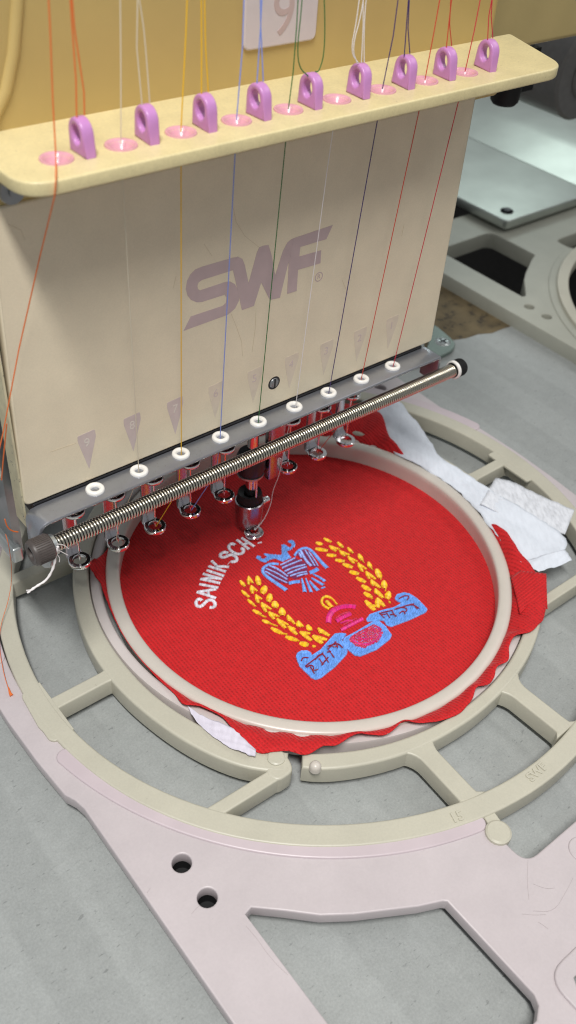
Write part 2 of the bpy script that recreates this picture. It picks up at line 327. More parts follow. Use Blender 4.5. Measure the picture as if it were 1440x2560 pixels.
# ================================================================== PANTOGRAPH FRAME
def rim_arc(a0, a1, ri=11.95, ro=12.54):
    sg = 1 if a1 > a0 else -1; rm = (ri + ro) / 2; h = (ro - ri) / 2
    def cap(a, k): 
        c = (rm * math.cos(R(a)), rm * math.sin(R(a))); u = (math.cos(R(a)), math.sin(R(a))); t = (-u[1] * sg * k, u[0] * sg * k)
        return [(c[0] + h * (u[0] * math.cos(R(b)) + t[0] * math.sin(R(b))), c[1] + h * (u[1] * math.cos(R(b)) + t[1] * math.sin(R(b)))) for b in range(20, 180, 20)]
    return arc((0, 0), ro, a0, a1, 40) + cap(a1, 1) + arc((0, 0), ri, a1, a0, 40) + cap(a0, -1)[::-1]
def make_frame(material, rimmat, label, group):
    t = thing('pantograph_frame', label, 'machine frame', (0, 0, TZ), group)
    cx, cy, FB, FT = -0.3, -0.15, 0.34, 0.82
    sh_ = lambda pts: [(x + cx, y + cy) for x, y in pts]
    q1 = [(12.52, 0.0), (12.44, 2.2), (12.34, 3.5), (12.24, 3.78), (12.15, 4.15), (12.15, 19.2)]
    q1 = [(12.55, 0.0), (12.5, 1.9), (12.38, 3.45), (12.22, 3.8), (12.14, 4.2), (12.14, 19.2)]
    outer = sh_(q1 + [(-x, y) for x, y in reversed(q1)] + [(-x, -y) for x, y in q1[1:]] + [(x, -y) for x, y in reversed(q1[1:])])
    near = lambda pts: [(x + (CC.x - x) * 0.0103 - cx, y + (CC.y - y) * 0.0103 - cy) for x, y in pts]     # near left corner, measured on the frame's top
    slot = near(roundpoly([(-2.75, -11.42), (-2.75, -13.55), (2.35, -13.6), (2.35, -11.45)], [0.2, 0.5, 0.5, 0.2]))
    slot = [p for p in slot if p[0] < 0.2]; slot = slot + [(-x, y) for x, y in reversed(slot)]
    ring = sh_(arc((0.1, 0.15), 11.75, -76, 76, 48) + [(-x, -y) for x, y in slot] + arc((0.1, 0.15), 11.75, 104, 256, 48) + slot)
    c0 = near([(-10.4, -9.75), (-10.15, -9.70), (-9.45, -10.35), (-8.74, -11.05), (-7.95, -11.6), (-7.08, -12.1), (-6.3, -12.55), (-5.62, -12.86), (-5.52, -12.95), (-5.50, -16.2), (-5.62, -16.45), (-5.95, -16.66), (-10.2, -16.66), (-10.42, -16.45)])
    def cut(sx, sy): return sh_([(x * -sx, y * -sy) for x, y in c0])
    hc = near([(-10.985, -7.42), (-10.985, -8.72)])
    hpos = [(cx - sx * x, cy - sy * y) for sx in (-1, 1) for sy in (-1, 1) for x, y in hc]
    loops = [outer, ring] + [cut(sx, sy) for sx in (-1, 1) for sy in (-1, 1)] + [arc(p, 0.29, 0, 360, 20)[:-1] for p in hpos]
    plate('frame_plate', loops, FB, FT, material, t, bev=0.05)
    for a0, a1 in ((191.5, 255), (168.5, 105), (11.5, 75)):
        plate('raised_rim', [rim_arc(a0, a1)], 0.78, 0.885, rimmat, t, bev=0.05)
    for p in hpos: MB().lathe([(0, -0.02), (0.30, -0.02), (0.31, 0.345)], (p[0], p[1], 0), n=20).build('hole_shade_cup', M['black'], t, 0)  # black cup added under each hole, its colour standing in for deep shade
    # screw boss at the near right corner of the frame front
    b = plate('screw_boss', [roundpoly([(-5.05, -18.4), (-1.2, -18.4), (-1.2, -16.1), (-5.05, -16.1)], 0.7)], 0.78, 0.90, material, t, bev=0.05)
    MB().lathe([(0, 0.97), (0.38, 0.97), (0.46, 0.93), (0.46, 0.85)], (-4.25, -17.0, 0), n=6).build('hex_screw', M['zinc'], b, 20)
    plate('oval_boss', [arc((-1.2, -14.35), 0.42, 0, 360, 28)[:-1]], 0.78, 0.86, material, t, bev=0.04)
    return t
def hairs(frame):
    for q in ([(1200, 500), (1195, 600), (1205, 700)], [(1170, 770), (1230, 776), (1290, 773)], [(1225, 755), (1330, 760), (1390, 660), (1425, 590)], [(1250, 810), (1275, 825), (1300, 845)], [(1225, 620), (1290, 645), (1335, 640)]):
        MB().tube(smooth_path([pz(720 + u / 2, 1900 + v / 2, 0.822) for u, v in q]), 0.006, 4).build('scratch_mark', M['hair'], frame, 60)
    for q in ([(958, 770), (978, 745), (998, 728)], [(1230, 830), (1290, 900), (1330, 960), (1390, 1030), (1440, 1075)], [(735, 665), (752, 640)]):
        MB().tube(smooth_path([pz(u / 2, 1900 + v / 2, 0.822) for u, v in q]), 0.006, 4).build('scratch_mark', M['hair'], frame, 60)
pf = make_frame(M['frame'], M['rim'], 'pinkish grey plastic machine frame lying under the cream hoop in front', 'pantograph frames on the table')

# ================================================================== OUTER HOOP (cream) with spokes
AC = Vector((-0.2, 0.05))
def annulus(ro, ri, c=AC, n=120): return [arc(c, ro, 0, 360, n)[:-1], arc(c, ri, 0, 360, n)[:-1]]
ZA0, ZA1 = 0.12, 0.92
def make_outer_hoop(label, group):
    t = thing('outer_hoop', label, 'embroidery hoop', (AC.x, AC.y, 0), group)
    f_out = [(-180, 12.0), (-165, 12.14), (-150, 12.26), (-139, 12.26), (-125, 12.18), (-102, 12.18), (-85, 12.22), (-60, 12.15), (-20, 12.02), (0, 12.0), (90, 12.0), (161, 11.85), (170, 11.92), (180, 12.0)]
    f_in = [(-180, 11.4), (-169, 11.5), (-156, 11.53), (-146, 11.53), (-114, 11.42), (-95, 11.47), (-77, 11.47), (-30, 11.35), (0, 11.25), (90, 11.25), (156, 11.25), (173, 11.28), (180, 11.4)]
    def sm(tab, a): return sum(interp(tab, (a + d + 180) % 360 - 180) for d in (-10, -5, 0, 5, 10)) / 5
    ang = [-180 + 2.5 * i for i in range(144)]
    lo = [(sm(f_out, a) * math.cos(R(a)), sm(f_out, a) * math.sin(R(a))) for a in ang]
    li = [(sm(f_in, a) * math.cos(R(a)), sm(f_in, a) * math.sin(R(a))) for a in ang]
    rg = plate('outer_ring', [lo, li], ZA0, ZA1, M['adapter'], t, bev=0.07, res=3)
    # flat tabs on the ring
    tab = [(-11.3, 0.62), (-11.86, 0.60), (-12.06, 0.44), (-12.18, -0.98), (-12.14, -1.2), (-12.14, -1.62), (-12.0, -1.78), (-11.78, -1.76), (-11.3, -1.7)]
    plate('edge_tab', [roundpoly(tab, [0, 0.1, 0.12, 0.1, 0.05, 0.15, 0.12, 0.06, 0])], 0.79, ZA1 - 0.012, M['adapter'], t, bev=0.03)
    plate('edge_tab', [roundpoly([(-x - 0.42, y - 0.1) for x, y in reversed(tab)], 0.1)], 0.79, ZA1 - 0.012, M['adapter'], t, bev=0.03)
    # split inner ring
    o_t = [(-136, 9.4), (-131, 9.58), (-128, 9.6), (-121, 9.5), (-111, 9.36), (-100, 9.16), (-84, 9.02), (-63, 9.04), (0, 9.1), (90, 9.1), (150, 9.1), (163, 9.16), (180, 9.33), (197, 9.5), (214, 9.82), (221, 9.88), (226, 9.72)]
    i_t = [(-136, 9.06), (-131, 9.0), (-128, 8.95), (-117, 8.86), (-103, 8.70), (-89, 8.57), (-71, 8.52), (0, 8.52), (90, 8.5), (154, 8.52), (169, 8.55), (182, 8.6), (195, 8.75), (205, 8.85), (214, 8.97), (226, 9.02)]
    def sm2(tab, a): return sum(interp(tab, a + d) for d in (-4, -2, 0, 2, 4)) / 5
    aa = [-131.2 + 357.2 * i / 170 for i in range(171)]
    po = [(sm2(o_t, a) * math.cos(R(a)), sm2(o_t, a) * math.sin(R(a))) for a in aa]
    pi_ = [(sm2(i_t, a) * math.cos(R(a)), sm2(i_t, a) * math.sin(R(a))) for a in reversed(aa)]
    end1 = [(-6.72, -6.72), (-6.55, -6.6)]
    plate('split_ring', [po + pi_], ZA0, ZA1 + 0.008, M['adapter'], t, bev=0.09, res=3)
    # spokes, flared at both ends
    def spoke(p0, p1, w, f0, f1, dz):
        p0 = Vector(p0); p1 = Vector(p1); d = (p1 - p0).normalized(); s_ = Vector((-d.y, d.x)); Lh = (p1 - p0).length
        def side(sg):
            out = []
            for k in range(17):
                x = Lh * k / 16; e = w / 2
                if f0 and x < f0: e += (f0 - math.sqrt(max(0, f0 * f0 - (f0 - x) ** 2)))
                if f1 and Lh - x < f1: e += (f1 - math.sqrt(max(0, f1 * f1 - (f1 - (Lh - x)) ** 2)))
                out.append(tuple(p0 + d * x + s_ * e * sg))
            return out
        a = side(1); b = side(-1)
        return plate('spoke', [a + b[::-1]], ZA0 + 0.02, ZA1 - dz, M['adapter'], t, bev=0.06)
    spoke((-11.55, -0.43), (-9.05, -0.44), 0.5, 0.25, 0.4, 0.02)
    spoke((11.3, -0.18), (8.95, -0.2), 0.5, 0.2, 0.3, 0.02)
    spoke((-10.1, 5.5), (-7.1, 5.42), 0.5, 0.0, 0.0, 0.02)
    spoke((9.2, -6.95), (5.6, -6.95), 0.42, 0.0, 0.0, 0.02)
    spoke((9.7, 6.2), (6.3, 6.2), 0.45, 0.0, 0.0, 0.02)
    spoke((-9.5, -6.78), (-6.75, -6.86), 0.46, 0.0, 0.0, 0.016)
    spoke((-2.72, -11.22), (-2.6, -8.55), 0.68, 0.25, 0.8, 0.018)
    spoke((1.85, -11.3), (1.7, -8.6), 0.68, 0.25, 0.75, 0.018)
    spoke((-2.6, 11.4), (-2.6, 8.9), 0.68, 0.15, 0.6, 0.018)
    spoke((1.85, 11.4), (1.85, 8.9), 0.68, 0.15, 0.6, 0.018)
    # rounded end block of the split ring, its flat disc and the opposite ball knob
    plate('end_block', [roundpoly([(-7.2, -7.12), (-6.55, -7.12), (-6.36, -6.62), (-6.5, -6.1), (-7.0, -6.3), (-7.35, -6.7)], 0.28)], ZA0, ZA1 + 0.004, M['adapter'], t, bev=0.08, res=3)
    MB().lathe([(0, 1.0), (0.24, 1.0), (0.29, 0.97), (0.3, 0.9)], (-6.72, -6.42, 0), n=28).build('flat_disc', M['adapter'], t, 30)
    MB().lathe([(0.0, 1.2), (0.09, 1.185), (0.15, 1.14), (0.185, 1.07), (0.19, 1.0), (0.2, 0.9)], (-5.96, -7.45, 0), n=28).build('ball_knob', M['hoop'], t, 40)
    # lug below the ring
    plate('lug_neck', [roundpoly([(-2.78, -11.6), (-2.36, -11.6), (-2.55, -12.5), (-3.0, -12.5)], 0.05)], 0.4, 0.86, M['adapter'], t, bev=0.04)
    MB().lathe([(0, 0.95), (0.34, 0.95), (0.40, 0.91), (0.41, 0.84), (0.39, 0.6)], (-2.87, -12.45, 0), n=32).build('lug_disc', M['adapter'], t, 30)
    # cast lettering
    def onring(px, pyy, rot): return Matrix.Translation((px, pyy, ZA1 + 0.012)) @ Matrix.Rotation(rot, 4, 'Z')
    text_mesh('cast_number', '15', 0.46, 0.03, M['adapter'], rg, onring(-3.55, -11.35, math.atan2(-3.55, 11.35) ), 0.012)
    text_mesh('cast_letters', 'SWF', 0.42, 0.03, M['adapter'], rg, onring(-0.3, -11.78, 0.05), 0.014)
    # clamp band (lower inner lip of the hoop)
    prof = [(8.07, 0.30), (8.07, 0.62), (8.12, 0.70), (8.2, 0.73), (8.36, 0.72), (8.47, 0.70), (8.50, 0.62), (8.50, 0.05)]
    MB().lathe(prof, (0, 0, 0), n=160).build('clamp_band', M['flange'], t, 40)
    return t
oh = make_outer_hoop('cream plastic hoop holder with spokes around the red cloth, marked 15', 'cream hoop holders')

# ================================================================== INNER HOOP RING
def oval(a): return -0.051 * math.cos(2 * a) + 0.122 * math.sin(2 * a)
prof = [(7.53, -0.02), (7.51, 0.5), (7.50, 0.70), (7.53, 0.78), (7.60, 0.815), (7.72, 0.83), (7.86, 0.825), (7.97, 0.80), (8.02, 0.75), (8.03, 0.66), (8.0, 0.55), (7.95, 0.1)]
rows = []
for j in range(160):
    a = 2 * math.pi * j / 160; rows.append([((r_ + oval(a)) * math.cos(a), (r_ + oval(a)) * math.sin(a), h) for r_, h in prof])
ih = MB().grid(rows, wrap=True).build('inner_hoop', M['hoop'], None, 50)
tag(ih, 'smooth pale plastic ring pressed onto the red cloth round the crest', 'hoop ring')

# ================================================================== RED CLOTH with embroidery
fab = thing('red_cloth', 'bright red knit cloth clamped in the hoop with a half sewn crest', 'cloth', (0, 0, 0))
fuv = lambda p: (p.x, p.y)
rows = []
for i in range(33):
    rr = 7.72 * i / 32
    rows.append([((rr * (1 + oval(2 * math.pi * j / 96) / 7.6)) * math.cos(2 * math.pi * j / 96), (rr * (1 + oval(2 * math.pi * j / 96) / 7.6)) * math.sin(2 * math.pi * j / 96),
                  0.0 + 0.006 * math.sin(1.3 * rr * math.cos(j * 0.065)) ) for j in range(96)])
face = MB().grid(rows, closed=True).build('stretched_cloth', M['red'], fab, 60, uv=fuv)
# loose hem outside the ring:   (angle, radius, outer height)
hem = [(140, 8.06, .7), (149, 8.62, .86), (155, 8.2, .8), (163, 8.09, .76), (169, 8.05, .74), (178, 8.04, .72), (186, 8.05, .72), (190, 8.12, .78), (196, 8.2, .82), (201, 8.48, .95), (203.5, 8.25, 1.0), (206, 8.2, .98), (210, 8.22, .95),
       (214, 8.6, .98), (217, 8.98, 1.0), (220.5, 9.2, 1.0), (224, 9.0, 1.02), (226.5, 8.86, 1.02), (228.5, 9.05, 1.0), (230.5, 8.98, 1.02), (233, 8.6, 1.05), (236, 8.66, 1.0), (238.5, 8.42, 1.1), (241, 8.26, 1.12), (244, 8.34, 1.0), (247, 8.43, .96),
       (250, 8.28, 1.0), (252.5, 8.08, 1.05), (256, 8.4, 1.0), (260, 8.58, .98), (265, 8.7, .98), (270, 8.56, 1.0), (274, 8.28, 1.06), (277, 8.56, 1.0), (280, 8.48, 1.0), (282.5, 8.3, 1.08), (286, 8.56, 1.0), (291, 8.3, 1.02), (294, 8.32, 1.1),
       (299, 8.95, 1.02), (304, 9.22, 1.0), (310, 9.25, 1.0), (316, 9.15, 1.02), (321, 8.8, 1.1), (327, 8.45, 1.15), (333, 8.40, 1.12), (338, 8.22, 1.02), (342, 7.99, .6), (358, 7.98, .55), (377, 7.98, .6), (380, 8.1, 1.0), (384, 8.4, 1.12), (394, 10.3, 1.18), (404, 10.3, 1.2), (420, 9.6, 1.1), (440, 8.8, .9), (460, 8.06, .8)]
def hem_at(a):
    for (a0, ra, za), (a1, rb, zb) in zip(hem, hem[1:]):
        if a <= a1:
            t = (a - a0) / (a1 - a0); t = t * t * (3 - 2 * t); return ra + (rb - ra) * t, za + (zb - za) * t
    return hem[-1][1:]
rows = []
N = 420
for k in range(N + 1):
    a = 140 + 320 * k / N
    h_ = [hem_at(min(460, max(140, a + d))) for d in (-1.2, -.6, 0, .6, 1.2)]; ro = sum(q[0] for q in h_) / 5; zo = sum(q[1] for q in h_) / 5
    ar = R(a); ov = oval(ar); row = []
    r_in = 7.99
    ro += random.uniform(-0.006, 0.006)
    for m_ in range(7):
        f = m_ / 6; rr = r_in + (ro - r_in) * f
        z = 0.66 + (zo - 0.66) * (1 - (1 - f) ** 2) + 0.05 * math.sin(math.pi * f) * (0.5 + 0.5 * math.sin(a * 0.35)) * (ro - 8)
        z += 0.035 * (ro - 8.0) * math.sin(a * 0.9 + f * 2)
        if 8.45 < rr < 9.3: z = max(z, 0.99)
        row.append(((rr + ov) * math.cos(ar), (rr + ov) * math.sin(ar), z))
    rows.append(row)
hm = MB().grid(rows).build('loose_hem', M['red'], fab, 70, uv=lambda p: (p.x, p.y))
sol = hm.modifiers.new('thick', 'SOLIDIFY'); sol.thickness = 0.018; sol.offset = 1
cp = [[(1276, 1440, .85), (1303, 1426, 1.05), (1334, 1430, 1.2), (1366, 1434, 1.25)], [(1290, 1490, .95), (1310, 1468, 1.05), (1342, 1470, 1.15), (1367, 1476, 1.15)], [(1300, 1535, 1.0), (1320, 1512, 1.02), (1345, 1515, 1.05), (1369, 1522, 1.03)]]
rows = [[pz(*q) for q in r_] for r_ in cp]
def subdiv(rows, n):
    out = []
    for a, b in zip(rows, rows[1:]):
        for k in range(n): out.append([p.lerp(q, k / n) for p, q in zip(a, b)])
    out.append(rows[-1]); return out
def sub2(rows, n): return list(map(list, zip(*subdiv(list(map(list, zip(*subdiv(rows, n)))), n))))
fc = MB().grid(sub2(rows, 5)).build('folded_corner', M['red'], fab, 70, uv=lambda p: (p.y, p.x + p.z))
sol = fc.modifiers.new('thick', 'SOLIDIFY'); sol.thickness = 0.035

# --- satin stitches
FZ = 0.012
def seg(mb, a, b, w, h):
    """one thread of satin stitch lying from a to b (2D), arched"""
    a = Vector(a); b = Vector(b); d = b - a
    if d.length < 1e-4: return
    n_ = Vector((-d.y, d.x)).normalized() * (w / 2); vs = []
    for t, z in ((0, 0.0), (0.22, 0.8), (0.5, 1.0), (0.78, 0.8), (1, 0.0)):
        p = a + d * t; zz = FZ + h * z
        vs += [(p.x - n_.x, p.y - n_.y, zz - 0.012), (p.x, p.y, zz + 0.014), (p.x + n_.x, p.y + n_.y, zz - 0.012)]
    fs = []
    for i in range(4):
        for j in range(2): q = i * 3 + j; fs.append((q, q + 1, q + 4, q + 3))
    mb.add(vs, fs)
def W2(p, ox, oy, sc): q = pz(ox + p[0] / sc, oy + p[1] / sc, 0.03); return Vector((q.x, q.y))
def resample(P, step):
    out = [P[0]]; acc = 0.0
    for a, b in zip(P, P[1:]):
        L_ = (b - a).length; s_ = step - acc
        while s_ <= L_: out.append(a + (b - a) * (s_ / L_)); s_ += step
        acc = (acc + L_) % step if L_ else acc
    return out
def smooth_path(P, it=2):
    for _ in range(it):
        q = [P[0]]
        for a, b in zip(P, P[1:]): q += [a.lerp(b, .25), a.lerp(b, .75)]
        q.append(P[-1]); P = q
    return P
def satin(mb, P, w, step_=0.034, h=0.035, taper=None, smooth=True):
    """threads laid across the stroke P; w in cm (number or function of 0..1)"""
    step = 0.042; h = h * 1.5
    if smooth and len(P) > 2: P = smooth_path(P)
    Q = resample(P, step); n = len(Q)
    for i, p in enumerate(Q):
        a = Q[max(0, i - 2)]; b = Q[min(n - 1, i + 2)]; d = (b - a)
        if d.length < 1e-6: continue
        d.normalize(); s_ = Vector((-d.y, d.x)); t = i / max(1, n - 1); ww = w(t) if callable(w) else w
        j = random.uniform(-0.006, 0.006); sk = d * 0.012
        seg(mb, p - s_ * (ww / 2 + j) - sk, p + s_ * (ww / 2 + j) + sk, step * 1.35, h * random.uniform(0.85, 1.1))
def inside_spans(poly, y):
    xs = []
    for a, b in zip(poly, poly[1:] + poly[:1]):
        if (a[1] > y) != (b[1] > y): xs.append(a[0] + (y - a[1]) * (b[0] - a[0]) / (b[1] - a[1]))
    xs.sort(); return list(zip(xs[::2], xs[1::2]))
def fill(mb, P, ang, step_=0.036, h=0.028, length=0.16):
    step = 0.043; h = h * 1.5; length *= 1.3
    c, s_ = math.cos(ang), math.sin(ang); Q = [(p.x * c + p.y * s_, -p.x * s_ + p.y * c) for p in P]
    y0 = min(q[1] for q in Q); y1 = max(q[1] for q in Q); y = y0 + step / 2; k = 0
    back = lambda x, yy: (x * c - yy * s_, x * s_ + yy * c)
    while y < y1:
        for (a, b) in inside_spans(Q, y):
            x = a - 0.01; off = (k % 3) / 3 * length; first = True
            while x < b:
                e = min(b + 0.01, x + (length - off if first else length) + random.uniform(-.02, .02)); first = False
                if b - e < 0.04: e = b + 0.01
                if e - x > 0.015: seg(mb, back(x, y), back(e, y), step * 1.3, h * random.uniform(0.8, 1.15))
                x = e
        y += step; k += 1
def underlay(mb, P, z=0.02):
    mb.add([(p.x, p.y, z) for p in P], [tuple(range(len(P)))])
def grp(pts, o): return [W2(p, *o) for p in pts]
O5 = (470, 1320, 6.26); O2 = (580, 1420, 5.143); O4 = (780, 1330, 4.8); O3 = (720, 1470, 4.0); O1 = (620, 1330, 6.0)
K = 1 / 62.0     # cm per photo pixel on the cloth, roughly
# letters SAINIK SCH
letters = [
    [[(215, 1130), (190, 1105), (150, 1112), (118, 1165), (145, 1225), (210, 1225), (262, 1170), (310, 1125), (375, 1120), (425, 1165), (425, 1215), (385, 1245), (350, 1240)]],
    [[(150, 1000), (300, 975), (445, 955)], [(150, 1003), (290, 1045), (435, 1095)], [(315, 985), (325, 1050)]],
    [[(190, 878), (480, 935)]],
    [[(205, 797), (500, 860)], [(215, 797), (370, 775), (520, 795)], [(245, 718), (528, 795)]],
    [[(303, 662), (562, 748)]],
    [[(330, 597), (598, 682)], [(378, 518), (440, 575), (475, 625)], [(470, 600), (560, 600), (645, 608)]],
    [[(622, 392), (590, 372), (535, 385), (495, 422), (530, 462), (590, 450), (650, 415), (712, 418), (765, 460), (765, 505), (715, 528), (672, 522)]],
    [[(735, 262), (700, 240), (650, 255), (632, 300), (670, 352), (740, 398), (815, 410), (868, 375), (868, 330), (835, 315)]],
    [[(772, 187), (962, 335)], [(850, 160), (1040, 288)], [(865, 255), (945, 230)]]]
for st in letters:
    mb = MB()
    for s_ in st: satin(mb, grp(s_, O5), 0.135 if len(s_) > 4 else 0.118, 0.03, 0.042)
    mb.build('sewn_letter', M['s_white'], face, 60)
mb = MB(); mb.tube([(p.x, p.y, .04) for p in grp([(672, 522), (640, 550), (620, 578)], O5)], 0.012, 5)
mb.build('jump_thread', M['s_white'], face, 60)
mb = MB(); satin(mb, grp([(1100, 236), (1150, 224)], O5), 0.04, 0.03); mb.build('started_letter', M['s_white'], face, 60)
# wheat
left_ear = [[(110, 165, 172, 240, 40)], [(130, 293, 228, 378, 36)], [(208, 410, 290, 478, 34), (260, 470, 310, 495, 12)], [(278, 542, 385, 597, 42), (360, 600, 440, 635, 12)], [(398, 672, 500, 712, 42), (490, 715, 590, 750, 12)], [(512, 772, 652, 842, 50), (640, 840, 715, 855, 14)],
            [(698, 882, 842, 928, 52), (800, 930, 870, 935, 14)], [(880, 962, 990, 990, 66)], [(1043, 1000, 1078, 1012, 32)],
            [(215, 112, 212, 215, 34), (215, 112, 275, 200, 30)], [(250, 232, 265, 328, 42), (250, 232, 328, 298, 28)], [(310, 348, 342, 458, 38), (310, 348, 392, 405, 26)], [(385, 452, 442, 568, 42), (385, 452, 508, 532, 32)],
            [(480, 568, 548, 662, 40), (480, 568, 612, 628, 30)], [(588, 658, 692, 772, 46), (588, 658, 722, 728, 26)], [(733, 752, 842, 858, 46), (733, 752, 820, 788, 24)], [(883, 822, 1022, 928, 46), (883, 822, 1000, 840, 32)], [(1048, 872, 1172, 972, 54), (1048, 872, 1218, 918, 44)],
            [(325, 110, 352, 225, 58)], [(428, 238, 390, 325, 72)], [(492, 340, 470, 432, 64)], [(550, 435, 562, 515, 74)], [(640, 520, 652, 605, 70)], [(720, 612, 812, 722, 34), (720, 612, 735, 685, 36)], [(855, 690, 868, 765, 58), (855, 690, 922, 758, 28)], [(975, 740, 1012, 805, 58)], [(1113, 778, 1252, 868, 42), (1113, 778, 1150, 842, 32)]]
right_ear = [[(55, 125, 135, 150, 46)], [(148, 78, 238, 122, 36)], [(50, 198, 190, 222, 50)], [(185, 273, 288, 282, 48)], [(213, 168, 292, 232, 34), (213, 168, 328, 208, 26)], [(313, 126, 378, 188, 36)], [(433, 192, 498, 258, 32)], [(338, 228, 398, 292, 34), (338, 228, 458, 278, 26)], [(288, 333, 392, 350, 46)],
             [(565, 270, 602, 338, 48), (600, 335, 630, 375, 12)], [(438, 298, 512, 384, 34), (438, 298, 552, 358, 24)], [(378, 383, 484, 422, 52)], [(558, 378, 608, 474, 38), (558, 378, 652, 444, 24)], [(680, 366, 706, 434, 48), (706, 430, 730, 455, 12)], [(460, 473, 565, 502, 58)], [(653, 478, 688, 558, 34), (653, 478, 764, 564, 34)], [(780, 450, 818, 550, 62), (822, 545, 826, 580, 12)],
             [(542, 548, 650, 604, 50)], [(713, 578, 732, 644, 32), (713, 578, 818, 668, 40)], [(608, 642, 704, 700, 54)], [(865, 590, 870, 675, 60), (885, 670, 880, 710, 10)], [(633, 730, 722, 784, 52), (700, 790, 735, 802, 10)], [(763, 688, 776, 748, 36), (763, 688, 858, 795, 44)], [(925, 720, 900, 805, 62)], [(648, 828, 755, 935, 56), (740, 880, 760, 900, 30)], [(788, 798, 874, 895, 44), (788, 798, 790, 905, 52)], [(925, 835, 940, 852, 18)]]
for ear, O in ((left_ear, O2), (right_ear, O4)):
    holder = None
    for g in ear:
        mb = MB()
        for (x0, y0, x1, y1, w) in g:
            wc = w / O[2] * K * 1.02
            a, b = grp([(x0, y0), (x1, y1)], O)
            satin(mb, [a, b], (lambda t, wc=wc: wc * 1.08 * (0.35 + 0.75 * math.sin(math.pi * min(1, 0.12 + 0.80 * t)) ** 0.8)), 0.027, 0.04)
        mb.build('wheat_grain', M['s_yellow'], face, 60)
# eagle
pb = MB()
for P_ in ([(480, 490), (700, 380), (880, 470), (905, 610), (820, 660), (700, 700), (620, 660), (560, 600)], [(250, 560), (330, 490), (460, 540), (610, 660), (600, 770), (450, 740), (330, 660)], [(720, 330), (800, 262), (920, 282), (1062, 512), (960, 520), (860, 440)]):
    pb = MB(); fill(pb, grp(P_, O1), 1.2, h=0.008); pb.build('eagle_ground', M['s_plum'], face, 60)
eg = MB()
head = grp([(510, 330), (508, 200), (540, 178), (592, 210), (630, 240), (660, 202), (655, 170), (608, 155), (603, 130), (662, 118), (702, 150), (708, 195), (670, 245), (600, 278), (590, 300), (645, 385), (560, 415), (525, 440), (400, 390), (330, 408), (262, 452), (190, 432), (128, 388), (148, 352), (182, 360), (205, 400), (250, 400), (292, 370), (235, 325), (340, 330), (430, 340), (490, 345)], O1)
fill(eg, head, 0.55, 0.03, 0.04, 0.3)
eg = eg.build('eagle_heads', M['s_blue'], face, 60)
def wing(out, w, feathers, name):
    mb = MB(); satin(mb, grp(out, O1), lambda t: w / 6 * K * (0.85 + 0.45 * t), 0.028, 0.04); wg = mb.build(name, M['s_blue'], face, 60)
    for f, fw in feathers:
        mb = MB(); satin(mb, grp(f, O1), fw / 6 * K * 1.1, 0.026, 0.03); mb.build('feather', M['s_lilac'], wg, 60)
wing([(450, 478), (340, 468), (255, 508), (215, 560), (235, 625), (330, 700), (450, 780), (575, 868)], 48, [([(330, 505), (470, 565), (600, 665)], 26), ([(280, 548), (430, 612), (592, 712)], 22), ([(268, 592), (420, 682), (590, 762)], 20), ([(385, 520), (462, 558)], 20)], 'eagle_wing')
wing([(698, 352), (740, 285), (830, 232), (925, 250), (1012, 340), (1100, 450), (1192, 538)], 44, [([(790, 280), (865, 420), (955, 510)], 40), ([(858, 275), (930, 385), (1002, 505)], 22), ([(915, 300), (1000, 420), (1052, 512)], 18), ([(768, 315), (802, 382)], 28)], 'eagle_wing')
for p in ([(490, 492), (620, 430), (702, 388)], [(520, 532), (660, 472), (802, 418)], [(558, 582), (700, 522), (852, 488)], [(600, 622), (740, 562), (872, 520)], [(640, 655), (760, 612), (885, 592)], [(740, 660), (820, 635), (900, 620)]): mb = MB(); satin(mb, grp(p, O1), 26 / 6 * K, 0.028, 0.03); mb.build('eagle_stripe', M['s_lilac'], face, 60)
mb = MB(); satin(mb, grp([(618, 765), (700, 742), (772, 738)], O1), 62 / 6 * K, .028); satin(mb, grp([(930, 605), (1010, 575), (1050, 545)], O1), 70 / 6 * K, .028); mb.build('eagle_feet', M['s_blue'], face, 60)
tl = MB()
for p, w in (([(808, 705), (835, 800), (852, 892)], 52), ([(868, 700), (910, 800), (952, 902)], 42), ([(930, 740), (990, 810), (1052, 872)], 48), ([(960, 690), (1050, 745), (1132, 792)], 42), ([(985, 635), (1080, 680), (1152, 732)], 38), ([(1105, 842), (1150, 826)], 22)):
    satin(tl, grp(p, O1), (lambda t, w=w: w / 6 * K * (0.55 + 0.6 * t)), 0.027, 0.035)
tl.build('eagle_tail', M['s_blue'], face, 60)
# flame, lamp
mb = MB(); satin(mb, grp([(425, 95), (385, 78), (345, 95), (333, 140), (360, 180), (412, 205)], O3), 0.105, 0.028, .04); satin(mb, grp([(395, 80), (445, 105), (492, 165)], O3), 0.06, .028); satin(mb, grp([(388, 130), (440, 188)], O3), 0.15, .028, .04); mb.build('sewn_flame', M['s_yellow'], face, 60)
mb = MB(); satin(mb, grp([(672, 185), (610, 175), (530, 185), (455, 215), (410, 275), (405, 345)], O3), 0.21, 0.028, .04); mb.build('sewn_lamp', M['s_pink'], face, 60); mb = MB(); satin(mb, grp([(488, 328), (545, 290), (625, 255)], O3), 0.17, .028); mb.build('sewn_lamp', M['s_pink'], face, 60); mb = MB(); satin(mb, grp([(535, 415), (630, 365), (745, 305)], O3), 0.15, .028, .04); satin(mb, grp([(530, 350), (600, 320), (650, 330)], O3), 0.05, .028); mb.build('sewn_lamp', M['s_pink'], face, 60)
mb = MB(); satin(mb, grp([(480, 300), (540, 255), (620, 235)], O3), 0.07, .028, .025); satin(mb, grp([(560, 365), (640, 320), (690, 300)], O3), 0.06, .028, .025); mb.build('lamp_shading', M['s_rose'], face, 60)
